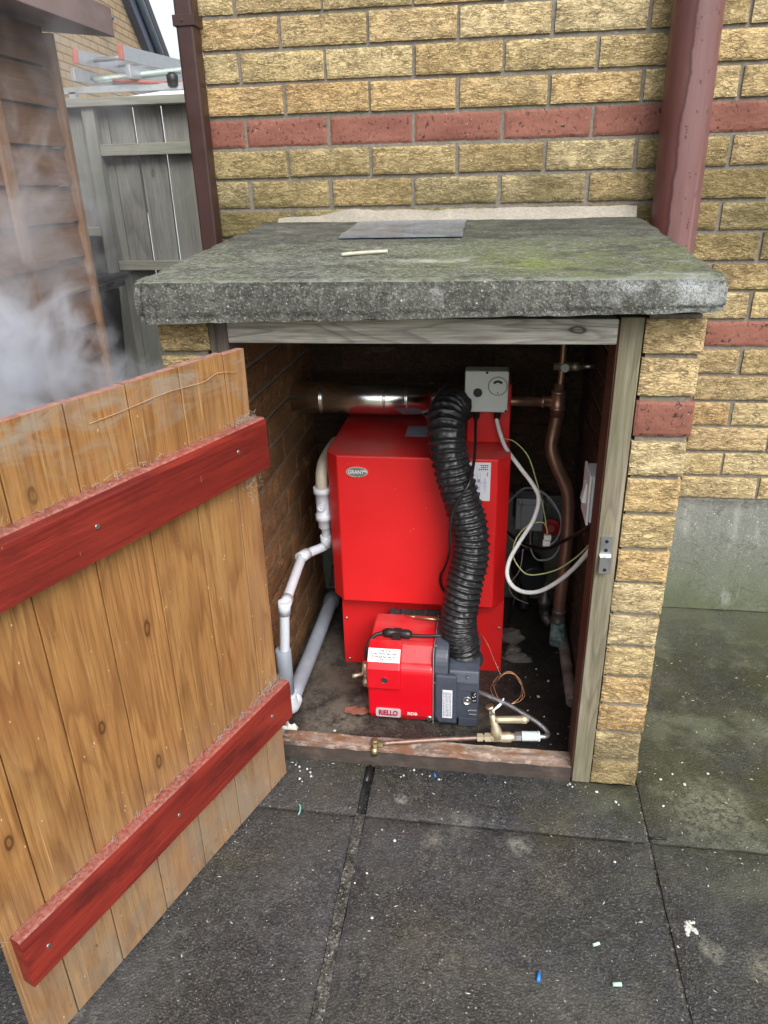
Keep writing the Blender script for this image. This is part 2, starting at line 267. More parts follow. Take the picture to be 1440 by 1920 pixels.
def door_wood():
    m, c = wood("stained_pine", (.42, .22, .074), (.315, .15, .048), (.15, .058, .018), 2, 1.35, .5)
    z = m.sep(2)
    lowm = m.math('MULTIPLY', m.band(z, .36, .06), m.ramp(m.noise(m.mp((11, 11, 6)), 1, 7, .72), [(.34, .15), (.58, 1)]))
    stn = m.ramp(m.noise(m.mp((5, 5, 2.2), (2, 7, 1)), 1, 5, .6), [(.5, 0), (.7, 1)]); c = m.mix(m.math('MULTIPLY', stn, .28), c, (.16, .075, .03)); crk = m.noise(m.mp((150, 150, 1.6), (3, 3, 3)), 1, 3, .6); c = m.mix(m.ramp(crk, [(.27, .75), (.33, 0)]), c, (.06, .025, .01)); pl_ = m.noise(m.mp((120, 120, 4), (1, 8, 3)), 1, 4, .6); c = m.mix(m.ramp(pl_, [(.62, 0), (.7, .45)]), c, (.60, .40, .19))
    pale = m.ramp(m.noise(m.mp((9, 9, 2.5), (8, 3, 4)), 1, 6, .65), [(.52, 0), (.7, 1)]); c = m.mix(m.math('MULTIPLY', pale, .4), c, (.52, .33, .13))
    c = m.mix(m.math('MULTIPLY', lowm, .85), c, (.25, .20, .145)); gr_ = m.ramp(m.noise(m.mp((16, 16, 12), (2, 9, 4)), 1, 7, .75), [(.5, 0), (.66, 1)]); c = m.mix(m.math('MULTIPLY', m.math('MULTIPLY', gr_, .6), m.band(z, .2, .0)), c, (.10, .085, .065)); spk2 = m.noise(m.mp((70, 70, 50)), 1, 4, .7); c = m.mix(m.math('MULTIPLY', m.ramp(spk2, [(.62, 0), (.7, .8)]), m.band(z, .4, .1)), c, (.07, .05, .03))
    rst = m.ramp(m.noise(m.mp((7, 7, 4), (1, 5, 3)), 1, 5, .65), [(.54, 0), (.7, 1)]); c = m.mix(m.math('MULTIPLY', rst, .4), c, (.27, .095, .035))
    web = m.math('MULTIPLY', m.ramp(m.noise(m.mp((6, 6, 22)), 1, 6, .7, 1.2), [(.46, 0), (.62, 1)]), m.band(z, .86, .97))
    c = m.mix(m.math('MULTIPLY', web, .8), c, (.30, .25, .19))
    ag = m.ramp(m.noise(m.mp((22, 22, 7)), 1, 7, .75), [(.6, 0), (.72, 1)]); c = m.mix(m.math('MULTIPLY', ag, .3), c, (.56, .42, .25))
    hx = m.sep(0); ed = m.math('MULTIPLY', m.band(hx, .13, .0), m.ramp(m.noise(m.mp((20, 20, 5)), 1, 6, .7), [(.42, 0), (.62, 1)]))
    c = m.mix(m.math('MULTIPLY', ed, .6), c, (.34, .2, .12))
    sp = m.vor(m.mp((90, 90, 40)), 1); sp = m.math('MULTIPLY', m.ramp(sp, [(.07, 1), (.12, 0)]), m.math('GREATER_THAN', m.noise(sc=40, det=2), .57))
    c = m.mix(m.math('MULTIPLY', sp, .7), c, (.75, .62, .42))
    m.set("Base Color", c); return m.m
DOORW = door_wood()
def batten_mat():
    m, c = wood("red_stained_batten", (.29, .032, .019), (.21, .022, .015), (.09, .010, .008), 0, 1.0, .42, knots=False)
    dk = m.ramp(m.noise(m.mp((5, 5, 12)), 1, 5, .6), [(.56, 0), (.68, 1)]); c = m.mix(m.math('MULTIPLY', dk, .6), c, (.03, .008, .008))
    up = m.band(m.sep(2, m.node("ShaderNodeNewGeometry").outputs["Normal"]), .3, .8)
    d = m.ramp(m.noise(sc=120, det=5, ro=.8), [(.4, .2), (.6, .85)]); c = m.mix(m.math('MULTIPLY', m.math('MULTIPLY', up, d), .62), c, (.44, .25, .2))
    s = m.ramp(m.noise(m.mp((60, 60, 22)), 1, 5, .8), [(.68, 0), (.74, .8)]); c = m.mix(m.math('MULTIPLY', s, .55), c, (.55, .38, .32))
    m.set("Base Color", c); return m.m
BATTEN = batten_mat()
EDGEP = plain("faded_red_edge_paint", (.32, .165, .135), .8, 0, .3, .4, 60, .6)
POSTW = wood("green_grey_post", (.26, .23, .165), (.175, .152, .105), (.075, .066, .046), 2, 1.6, .85, False, (.125, .13, .075), streak=.28)[0].m
LINTW = wood("silvered_lintel", (.62, .60, .55), (.42, .40, .36), (.10, .09, .075), 0, 3.4, .85, True)[0].m
OLDPOST = wood("dark_grey_post", (.17, .145, .12), (.11, .09, .075), (.05, .04, .035), 2, 1.3, .85, False)[0].m
SILLW = wood("flaking_sill", (.38, .29, .24), (.25, .175, .135), (.08, .055, .042), 0, 1.5, .7, False, dirt=.8, dirtcol=(.06, .045, .04), streak=.45)
SILLW, _c = SILLW
_z = SILLW.sep(2); _y = SILLW.sep(1)
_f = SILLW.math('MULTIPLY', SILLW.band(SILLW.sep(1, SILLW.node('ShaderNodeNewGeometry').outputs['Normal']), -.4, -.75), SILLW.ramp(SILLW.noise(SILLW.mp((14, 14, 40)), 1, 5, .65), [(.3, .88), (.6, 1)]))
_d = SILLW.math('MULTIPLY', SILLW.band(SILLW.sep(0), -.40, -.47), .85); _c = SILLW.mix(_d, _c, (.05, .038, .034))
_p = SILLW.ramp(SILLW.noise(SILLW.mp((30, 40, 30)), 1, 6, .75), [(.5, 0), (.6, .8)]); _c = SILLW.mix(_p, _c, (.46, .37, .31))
_c = SILLW.mix(SILLW.math('MULTIPLY', _f, .96), _c, (.04, .032, .028))  # front face coloured near-black: shade below the lit top, along with wet dirt
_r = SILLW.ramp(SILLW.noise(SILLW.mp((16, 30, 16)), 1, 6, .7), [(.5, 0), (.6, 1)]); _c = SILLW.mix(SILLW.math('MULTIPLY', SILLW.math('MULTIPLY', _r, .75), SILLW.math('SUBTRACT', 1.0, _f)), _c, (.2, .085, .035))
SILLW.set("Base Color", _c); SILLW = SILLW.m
STOPW = wood("brown_stained_jamb", (.13, .045, .022), (.1, .034, .017), (.05, .018, .01), 2, 1.2, .6, False, dirt=.2)[0].m
SHEDW = wood("shed_boards", (.25, .125, .055), (.185, .09, .038), (.085, .04, .018), 1, .8, .75, False)[0].m
SHEDT = wood("shed_trim", (.34, .19, .09), (.27, .14, .065), (.12, .06, .03), 2, .8, .7, False)[0].m
FENCEW = wood("weathered_fence", (.34, .34, .325), (.25, .25, .24), (.13, .13, .12), 2, .7, .9, True, (.24, .27, .225))[0].m
FENCER = wood("weathered_rail", (.42, .42, .38), (.32, .32, .29), (.17, .17, .15), 0, .8, .9, True, (.28, .31, .23))[0].m
def red_metal(name, col, rough, dust=.25):
    m = M(name, col, rough, 0, .5)
    n = m.noise(sc=5, det=6, ro=.6); f = m.noise(sc=160, det=3)
    c = m.ramp(n, [(.3, tuple(q * .9 for q in col)), (.7, col)])
    up = m.band(m.sep(2, m.node("ShaderNodeNewGeometry").outputs["Normal"]), .5, .95)
    c = m.mix(m.math('MULTIPLY', up, m.ramp(n, [(.42, .02), (.62, dust)])), c, (.3, .2, .17))
    d = m.vor(sc=55); d = m.math('MULTIPLY', m.ramp(d, [(.05, 1), (.09, 0)]), m.math('GREATER_THAN', m.noise(sc=30, det=1), .62))
    c = m.mix(m.math('MULTIPLY', d, dust * 1.5), c, (.6, .45, .42))
    m.set("Base Color", c); m.set("Roughness", m.ramp(n, [(.3, rough), (.7, rough + .12)])); m.bump(f, .06, .0006); return m.m
JACKET = red_metal("red_enamel", (.68, .012, .014), .38, .35)
CASING = red_metal("red_casing", (.66, .01, .012), .45, .15)
BURNR = red_metal("red_burner_plastic", (.62, .004, .014), .26, .35)
DGREY = plain("dark_grey_cast", (.052, .062, .085), .42, 0, .5, .18, 40, .2)
BLACKP = plain("black_plastic", (.012, .012, .013), .42)
HOSE = plain("black_hose_fabric", (.015, .015, .017), .4, 0, .6, .2, 90, .7)
GREYBOX = plain("pale_grey_box", (.62, .645, .61), .45, 0, .5, .05)
WHITEP = plain("white_plastic", (.72, .73, .73), .4, 0, .5, .06)
GREYBOX2 = plain("grey_box", (.33, .36, .38), .5, 0, .5, .06)
WPVC = plain("white_pvc", (.62, .66, .72), .42, 0, .5, .1, 20)
BEIGE = plain("beige_pvc", (.5, .45, .36), .5, 0, .5, .12, 20)
GPVC = plain("grey_pvc", (.26, .29, .34), .45, 0, .5, .2, 14)
COPPER = plain("tarnished_copper", (.46, .27, .2), .33, .75, .5, .35, 12)
COPW = plain("bright_copper_wire", (.62, .32, .18), .35, 1)
VERD = plain("verdigris_tape", (.15, .24, .22), .5, 0, .5, .9, 45, .8)
STEEL = plain("polished_steel", (.95, .94, .92), .22, 1, .5, .08, 9, .05)
ZINC = plain("zinc", (.56, .57, .58), .38, 1, .5, .15)
BRASS = plain("dull_brass", (.60, .52, .33), .42, 1, .5, .12)
BRASSP = plain("pale_brass_cast", (.58, .52, .37), .5, .8, .5, .12)
CWHITE = plain("white_cable_sheath", (.72, .73, .72), .4)
CGREY = plain("grey_cable_sheath", (.36, .36, .37), .45)
CYG = plain("green_yellow_wire", (.45, .52, .23), .45)
CLEAR = plain("pale_blue_ribbed_plastic", (.55, .63, .68), .3, 0, .6)
PAPER = plain("paper_label", (.66, .68, .74), .5, 0, .4, .04, 20, 0)
PAPERS = plain("silver_label", (.36, .39, .44), .4, .2, .5, .1, 20, 0)
INK = plain("ink", (.03, .03, .035), .6, 0, .3, 0, 20, 0)
INKB = plain("faint_ink", (.25, .28, .4), .6, 0, .3, 0, 20, 0)
LETW = plain("pale_lettering", (.75, .68, .66), .4, 0, .4, 0, 20, 0)
LETR = plain("crimson_lettering", (.33, .008, .05), .4, 0, .4, 0, 20, 0)
BADGEG = plain("badge_grey_green", (.16, .2, .18), .35, .2, .5, .1)
BADGES = plain("badge_silver", (.6, .6, .56), .3, .6, .5, .1)
PLATEG = plain("pale_grey_plate", (.46, .41, .42), .35, 0, .5, .08)
def mauve():
    m = M("maroon_paint_sky_tone", (.3, .14, .14), .33, 0, .5)
    n = m.noise(m.mp((14, 14, 3)), 1, 6, .65, .5)
    x, z = m.sep(0), m.sep(2)
    c = m.ramp(n, [(.3, (.14, .066, .062)), (.7, (.195, .10, .10))])
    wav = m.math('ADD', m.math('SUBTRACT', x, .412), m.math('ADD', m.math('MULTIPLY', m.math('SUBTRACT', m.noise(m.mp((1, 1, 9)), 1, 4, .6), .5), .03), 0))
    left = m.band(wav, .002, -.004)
    c = m.mix(left, c, m.ramp(n, [(.3, (.085, .027, .024)), (.7, (.125, .045, .04))]))  # right of the drip line stays lighter, sky reflection painted into the colour
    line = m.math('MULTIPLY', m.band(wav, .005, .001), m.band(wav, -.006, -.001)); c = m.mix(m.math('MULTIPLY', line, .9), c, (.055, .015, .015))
    sp = m.noise(m.mp((55, 55, 40)), 1, 4, .6); c = m.mix(m.ramp(sp, [(.64, 0), (.68, .9)]), c, (.07, .022, .022)); st2 = m.noise(m.mp((60, 60, 1.5)), 1, 5, .65); c = m.mix(m.ramp(st2, [(.55, 0), (.7, .45)]), c, (.11, .045, .045)); c = m.mix(m.ramp(st2, [(.3, .35), (.42, 0)]), c, (.33, .2, .2))
    m.set("Base Color", c); m.set("Roughness", m.ramp(n, [(.3, .26), (.7, .45)])); m.bump(n, .1, .001); return m.m
MAUVE = mauve()
BROWNP = plain("brown_pvc", (.04, .017, .015), .42, 0, .5, .2, 18)
BINM = plain("black_bin_plastic", (.012, .013, .017), .45)
ALU = plain("aluminium", (.52, .54, .56), .4, .85, .5, .1)
REDCAP = plain("red_rubber_cap", (.42, .13, .10), .6)
VANW = plain("white_vehicle_paint", (.72, .74, .76), .25, 0, .5, .02, 10, 0, .6)
GLASS = plain("dark_glass", (.02, .025, .03), .06, 0, .6, .1, 5, 0)
TYRE = plain("tyre_rubber", (.02, .02, .02), .8)
SLATE = plain("wet_slate", (.14, .165, .205), .2, 0, .8, .5, 22, .3)
STICK = plain("pale_stick", (.42, .41, .33), .7, 0, .4, .2, 60)
FOAM = plain("off_white_foam", (.62, .62, .56), .8, 0, .3, .1, 60, .8)
STONE = plain("grey_rubble", (.11, .10, .09), .9, 0, .3, .35, 40, 1.0)
LEAF = plain("red_brown_leaf", (.27, .10, .07), .6, 0, .4, .35, 60, .5)
PELLET = plain("white_debris", (.52, .52, .49), .7, 0, .4, .08)
TEALP = plain("teal_plastic", (.2, .48, .45), .5)
BLUEP = plain("blue_plastic", (.02, .2, .62), .5)
MINTP = plain("pale_green_plastic", (.45, .66, .5), .5)
REDV = plain("red_valve_plastic", (.35, .02, .02), .5)
RTILE = plain("dark_roof_tile", (.09, .09, .10), .8, 0, .3, .2)
BARGE = plain("blue_grey_bargeboard", (.12, .14, .19), .6)
def house_brick():
    m = M("far_buff_brick", (.4, .28, .16), .9, 0, .3)
    q = m.node("ShaderNodeSeparateXYZ", {0: m.co()})
    v = m.node("ShaderNodeCombineXYZ", {0: q.outputs[1], 1: q.outputs[2], 2: 0.0}).outputs[0]
    b = m.node("ShaderNodeTexBrick", {"Vector": v, "Color1": (.46, .32, .17, 1), "Color2": (.52, .4, .25, 1), "Mortar": (.15, .13, .11, 1), "Scale": 1.0, "Mortar Size": .006, "Brick Width": .225, "Row Height": .075, "Bias": 0.0})
    m.set("Base Color", m.mix(m.ramp(m.noise(sc=3, det=5), [(.4, 0), (.7, .35)]), b.outputs["Color"], (.3, .19, .1)))
    m.bump(b.outputs["Fac"], .5, -.004); return m.m
HBRICK = house_brick()

# ------------------------------------------------------------------ geometry helpers
class G:
    def __init__(s): s.v = []; s.f = []; s.mi = []; s.sm = []; s.r = []
    def add(s, vs, fs, mi=0, sm=False, r=None):
        o = len(s.v); s.v += [tuple(v) for v in vs]; r = random.random() if r is None else r
        for f in fs:
            s.f.append(tuple(i + o for i in f)); s.mi.append(mi); s.sm.append(sm); s.r.append(r)
        return s
    def box(s, x0, x1, y0, y1, z0, z1, mi=0, r=None, mat=None):
        vs = [Vector((x, y, z)) for z in (z0, z1) for y in (y0, y1) for x in (x0, x1)]
        if mat: vs = [mat @ v for v in vs]
        return s.add(vs, [(0, 2, 3, 1), (4, 5, 7, 6), (0, 1, 5, 4), (2, 6, 7, 3), (0, 4, 6, 2), (1, 3, 7, 5)], mi, False, r)
    def prism(s, poly, a, b, ax=2, mi=0, sm=False):     # polygon (two other axes in cyclic order) extruded along ax
        def P(u, v, w):
            return (u, v, w) if ax == 2 else ((w, u, v) if ax == 0 else (u, w, v))
        n = len(poly)
        vs = [P(u, v, a) for u, v in poly] + [P(u, v, b) for u, v in poly]
        fs = [tuple(range(n))[::-1], tuple(range(n, 2 * n))] + [(i, (i + 1) % n, n + (i + 1) % n, n + i) for i in range(n)]
        r = random.random(); s.add(vs, fs[:2], mi, False, r); o = len(s.v) - 2 * n
        for f in fs[2:]:
            s.f.append(tuple(i + o for i in f)); s.mi.append(mi); s.sm.append(sm); s.r.append(r)
        return s
    def tube(s, pts, r, seg=14, sub=6, rf=None, caps=True, mi=0, smooth=True):
        P = curve(pts, sub) if sub else [Vector(p) for p in pts]
        n = len(P); T = [(P[min(i + 1, n - 1)] - P[max(i - 1, 0)]).normalized() for i in range(n)]
        u = T[0].orthogonal().normalized(); vs = []; L = 0
        for i in range(n):
            if i: L += (P[i] - P[i - 1]).length
            u = (u - T[i] * u.dot(T[i])).normalized(); w = T[i].cross(u)
            for k in range(seg):
                a = 2 * math.pi * k / seg; q = rf(L, a, i / (n - 1)) if rf else r
                vs.append(P[i] + (u * math.cos(a) + w * math.sin(a)) * q)
        fs = [(i * seg + k, i * seg + (k + 1) % seg, (i + 1) * seg + (k + 1) % seg, (i + 1) * seg + k) for i in range(n - 1) for k in range(seg)]
        rr = random.random(); s.add(vs, fs, mi, smooth, rr)
        if caps:
            o = len(s.v) - len(vs)
            s.f += [tuple(o + k for k in range(seg))[::-1], tuple(o + (n - 1) * seg + k for k in range(seg))]
            s.mi += [mi, mi]; s.sm += [False, False]; s.r += [rr, rr]
        return s
    def lathe(s, o, d, prof, seg=20, mi=0, smooth=True):    # prof: (distance along d, radius)
        o = Vector(o); d = Vector(d).normalized(); u = d.orthogonal().normalized(); w = d.cross(u); vs = []
        for t, r in prof:
            for k in range(seg):
                a = 2 * math.pi * k / seg + math.pi / seg
                vs.append(o + d * t + (u * math.cos(a) + w * math.sin(a)) * r)
        n = len(prof)
        fs = [(i * seg + k, i * seg + (k + 1) % seg, (i + 1) * seg + (k + 1) % seg, (i + 1) * seg + k) for i in range(n - 1) for k in range(seg)]
        rr = random.random(); s.add(vs, fs, mi, smooth and seg > 8, rr); b = len(s.v) - len(vs)
        s.f += [tuple(b + k for k in range(seg))[::-1], tuple(b + (n - 1) * seg + k for k in range(seg))]
        s.mi += [mi, mi]; s.sm += [False, False]; s.r += [rr, rr]
        return s
    def blob(s, c, rx, ry, rz, amp=.25, fr=2.0, n=10, mi=0, seed=0, smooth=True):
        vs = []; c = Vector(c)
        for i in range(n + 1):
            th = math.pi * i / n
            for k in range(2 * n):
                ph = math.pi * k / n; q = Vector((math.sin(th) * math.cos(ph), math.sin(th) * math.sin(ph), math.cos(th)))
                e = 1 + amp * noise.noise(q * fr + Vector((seed * 3.7, seed, 0))) * 1.6
                vs.append(c + Vector((q.x * rx, q.y * ry, q.z * rz)) * e)
        m = 2 * n
        return s.add(vs, [(i * m + k, (i + 1) * m + k, (i + 1) * m + (k + 1) % m, i * m + (k + 1) % m) for i in range(n) for k in range(m)], mi, smooth)
    def brick(s, o, ud, nd, L, H, D, mi=0, nu=16, nv=6, amp=.0022, r=None):
        o = Vector(o); ud = Vector(ud); nd = Vector(nd); r = random.random() if r is None else r
        off = r * 31.7; vs = []
        for j in range(nv + 1):
            for i in range(nu + 1):
                u = L * i / nu; z = H * j / nv
                e = min(u, L - u, z, H - z) / .006
                q = amp * noise.fractal(Vector((u * 45 + off, z * 110, off)), 1.0, 2.0, 3)
                if e < 1: q -= .0022 * (1 - e) ** 2 + abs(noise.noise(Vector((u * 60 + off, z * 60, 3)))) * .002
                wob = .0013 * noise.noise(Vector((u * 40 + off, z * 40, 9.1)))
                vs.append(o + ud * (u + wob) + Vector((0, 0, z + wob)) + nd * q)
        fs = [(j * (nu + 1) + i, j * (nu + 1) + i + 1, (j + 1) * (nu + 1) + i + 1, (j + 1) * (nu + 1) + i) for j in range(nv) for i in range(nu)]
        if (ud.cross(Vector((0, 0, 1)))).dot(nd) < 0: fs = [f[::-1] for f in fs]
        loop = [i for i in range(nu + 1)] + [j * (nu + 1) + nu for j in range(1, nv + 1)] + [nv * (nu + 1) + i for i in range(nu - 1, -1, -1)] + [j * (nu + 1) for j in range(nv - 1, 0, -1)]
        b0 = len(vs); vs += [vs[i] - nd * D for i in loop]; n = len(loop)
        sd = [(loop[(k + 1) % n], loop[k], b0 + k, b0 + (k + 1) % n) for k in range(n)] + [tuple(b0 + k for k in range(n))[::-1]]
        if (ud.cross(Vector((0, 0, 1)))).dot(nd) < 0: sd = [f[::-1] for f in sd]
        return s.add(vs, fs + sd, mi, False, r)

def curve(pts, sub):
    P = [Vector(p) for p in pts]; out = []
    for i in range(len(P) - 1):
        p0, p1, p2, p3 = P[max(i - 1, 0)], P[i], P[i + 1], P[min(i + 2, len(P) - 1)]
        for k in range(sub):
            t = k / sub
            out.append(.5 * (2 * p1 + (p2 - p0) * t + (2 * p0 - 5 * p1 + 4 * p2 - p3) * t * t + (3 * p1 - p0 - 3 * p2 + p3) * t ** 3))
    return out + [P[-1]]

def obj(name, g, mats, parent=None, bevel=0, seg=2, sub=0):
    me = bpy.data.meshes.new(name); me.from_pydata(g.v, [], g.f)
    for m in (mats if isinstance(mats, (list, tuple)) else [mats]): me.materials.append(m)
    me.polygons.foreach_set("material_index", g.mi); me.polygons.foreach_set("use_smooth", g.sm)
    a = me.attributes.new("rnd", 'FLOAT', 'FACE'); a.data.foreach_set("value", g.r)
    me.update(); o = bpy.data.objects.new(name, me); COL.objects.link(o)
    if bevel:
        b = o.modifiers.new("bevel", 'BEVEL'); b.width = bevel; b.segments = seg; b.limit_method = 'ANGLE'; b.angle_limit = R(40)
    if parent:
        o.parent = parent
        root = parent
        while root.parent: root = root.parent
        if parent.type == 'EMPTY' or parent.get("_w"):
            o.matrix_parent_inverse = Matrix.Translation(-root.location) if root.type == 'EMPTY' and parent is root else Matrix()
    return o
def tag(o, label=None, cat=None, group=None, kind=None):
    for k, v in (('label', label), ('category', cat), ('group', group), ('kind', kind)):
        if v: o[k] = v
    return o
def thing(name, label, cat, loc=(0, 0, 0), group=None):
    o = bpy.data.objects.new(name, None); COL.objects.link(o); o.location = loc; o.empty_display_size = .1
    return tag(o, label, cat, group)
def text(body, size, at, mat, parent, name="lettering", off=0.0, rot=(R(90), 0, 0), sx=1, ext=.0003, space=1.0, align='CENTER', line=1.0):
    c = bpy.data.curves.new(name, 'FONT'); c.body = body; c.size = size; c.align_x = align; c.align_y = 'CENTER'; c.extrude = ext; c.offset = off
    c.space_character = space; c.space_line = line
    t = bpy.data.objects.new(name, c); COL.objects.link(t)
    me = bpy.data.meshes.new_from_object(t.evaluated_get(bpy.context.evaluated_depsgraph_get()))
    bpy.data.objects.remove(t); bpy.data.curves.remove(c)
    me.materials.clear(); me.materials.append(mat)
    from mathutils import Euler
    me.transform(Matrix.Translation(at) @ Euler(rot).to_matrix().to_4x4() @ Matrix.Diagonal((sx, 1, 1, 1)))
    o = bpy.data.objects.new(name, me); COL.objects.link(o); o.parent = parent
    root = parent
    while root.parent: root = root.parent
    if parent is root and root.type == 'EMPTY': o.matrix_parent_inverse = Matrix.Translation(-root.location)
    return o

# ------------------------------------------------------------------ the setting: ground, patio, floor
g = G(); g.box(-120, 120, -120, 120, -.30, -.03)
tag(obj("ground", g, GROUND), kind='structure')
g = G(); g.box(-60, 60, -90, -3.0, -.028, -.005)
tag(obj("lawn", g, plain("lawn_grass", (.10, .15, .06), .9, 0, .2, .4, 9, 0)), kind='structure')
def rough_box(g, x0, x1, y0, y1, z0, z1, nx, ny, nz, fn, mi=0):
    "closed box of grids; fn(point) moves the shared corner positions"
    def face(a, b, n1, n2):
        vs = []
        for j in range(n2 + 1):
            for i in range(n1 + 1): vs.append(fn(Vector(a(i / n1, j / n2))))
        fs = [(j * (n1 + 1) + i, j * (n1 + 1) + i + 1, (j + 1) * (n1 + 1) + i + 1, (j + 1) * (n1 + 1) + i) for j in range(n2) for i in range(n1)]
        g.add(vs, [f[::-1] for f in fs] if b else fs, mi, True, .5)
    X = lambda t: x0 + (x1 - x0) * t
    Y = lambda t: y0 + (y1 - y0) * t
    Z = lambda t: z0 + (z1 - z0) * t
    face(lambda u, v: (X(u), Y(v), z1), 0, nx, ny); face(lambda u, v: (X(u), Y(v), z0), 1, nx, ny)
    face(lambda u, v: (X(u), y0, Z(v)), 0, nx, nz); face(lambda u, v: (X(u), y1, Z(v)), 1, nx, nz)
    face(lambda u, v: (x1, Y(u), Z(v)), 0, ny, nz); face(lambda u, v: (x0, Y(u), Z(v)), 1, ny, nz)
g = G()
def flag(x0, x1, y0, y1, tilt):
    def fn(p):
        e = min(p.x - x0, x1 - p.x, p.y - y0, y1 - p.y)
        dz = .0012 * noise.noise(p * 9) + tilt * (p.x - x0)
        if p.z > -.01:
            if e < .004: dz -= .004 + .004 * abs(noise.noise(p * 25))
            j = .002 * noise.noise(Vector((p.x * 14, p.y * 14, 5)))
            return Vector((p.x + j, p.y + j, p.z + dz))
        return p
    rough_box(g, x0, x1, y0, y1, -.04, 0, max(4, int((x1 - x0) / .02)), max(4, int((y1 - y0) / .02)), 1, fn)
xs = [(-.86, -.2645), (-.242, .349), (.357, .957), (.965, 1.56)]
for (a, b) in xs:
    flag(a, b, -.957, -.80 if b < .35 else -.002, random.uniform(-.002, .002))
    flag(a, b, -1.55, -.963, random.uniform(-.002, .002)); flag(a, b, -2.15, -1.556, random.uniform(-.002, .002)); flag(a, b, -2.8, -2.156, 0)
tag(obj("patio", g, PATIO), kind='structure')
g = G()
rough_box(g, -.2637, -.2428, -2.8, -.955, -.04, -.0015, 3, 120, 1, lambda p: p + Vector((.0015 * noise.noise(p * 30), 0, .003 * noise.noise(p * 40) if p.z > -.01 else 0)))
rough_box(g, .345, .361, -2.8, -.2, -.045, -.009, 2, 40, 1, lambda p: p + Vector((0, 0, .003 * noise.noise(p * 30) if p.z > -.02 else 0)))
tag(obj("paving_joint", g, [JOINT]), kind='structure')
g = G(); rough_box(g, -.53, .252, -.765, -.002, -.03, .006, 40, 40, 1, lambda p: p + Vector((0, 0, .002 * noise.noise(p * 12) if p.z > 0 else 0)))
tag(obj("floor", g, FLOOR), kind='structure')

# ------------------------------------------------------------------ house wall
hw = thing("house_wall", "tall buff rustic brick house wall with two red brick courses above a rendered plinth", "wall", (0, 0, 0))
g = G(); X0, X1 = -.775, 2.15
for k in range(5, 33):
    z = k * .075; red = k in (11, 18, 25); off = 0 if k % 2 == 0 else .1125
    xs_ = [X0] + [x for x in [off + .225 * i for i in range(-5, 12)] if X0 + .05 < x - .005 and x < X1] + [X1 + .01]
    for a, b in zip(xs_[:-1], xs_[1:]):
        a_ = a + (.005 if a > X0 else 0) + random.uniform(-.002, .002); b_ = b - .005 + random.uniform(-.002, .002)
        vis = -.8 < a < 1.1 and k < 24
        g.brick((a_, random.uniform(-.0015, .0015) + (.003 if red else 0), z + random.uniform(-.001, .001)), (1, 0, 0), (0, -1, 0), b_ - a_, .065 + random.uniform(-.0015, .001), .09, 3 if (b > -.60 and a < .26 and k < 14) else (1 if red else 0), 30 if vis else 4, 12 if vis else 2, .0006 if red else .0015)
g.box(X0 + .004, X1, .0075, .3, .0, 2.4, 2); g.box(-.56, .30, .0065, .01, 0, 1.04, 4)  # second box: dark sheet over the mortar, painted shade inside the cupboard
for k in range(0, 33):      # the corner face of the wall going back
    for i in range(4):
        y = .09 + i * .225 + (.1125 if k % 2 else 0)
        g.brick((X0, y + .205, k * .075), (0, -1, 0), (-1, 0, 0), .205, .065, .05, 1 if k in (11, 18, 25) else 0, 4, 2)
g.box(X0 + .006, X0 + .3, .301, 1.15, 0, 2.4, 2)
obj("brickwork", g, [BUFF, REDB, MORT, SHADEBR, MORTSHADE], hw)
g = G(); rough_box(g, -.77, 2.15, -.013, .006, 0, .372, 60, 2, 12, lambda p: p + Vector((0, -.002 * noise.noise(p * 8) - .0015 * noise.noise(p * 30), .003 * noise.noise(p * 20) if p.z > .3 else 0)))
obj("plinth", g, PLINTH, hw)

# ------------------------------------------------------------------ pipes on the wall
g = G(); g.tube([(.425, -.067, 2.4), (.4285, -.067, 1.6), (.4365, -.067, 1.1), (.44, -.067, .0)], .0565, 36, 6, lambda L, a, t: .0565 - .0006 * noise.noise(Vector((math.cos(a), math.sin(a), L * 6))))
tag(obj("downpipe", g, MAUVE), "thick round mauve soil pipe with a dark drip line running down it", "pipe")
g = G(); g.box(-.806, -.760, -.072, -.02, .02, 2.4)
dp = tag(obj("downpipe", g, BROWNP, bevel=.006, seg=3), "thin square dark brown drainpipe at the house corner", "pipe")
g = G(); g.box(-.811, -.755, -.076, -.016, 1.618, 1.642); g.lathe((-.787, -.076, 1.63), (0, -1, 0), [(0, .004), (.002, .004)], 10)
obj("bracket", g, BROWNP, dp, .002)

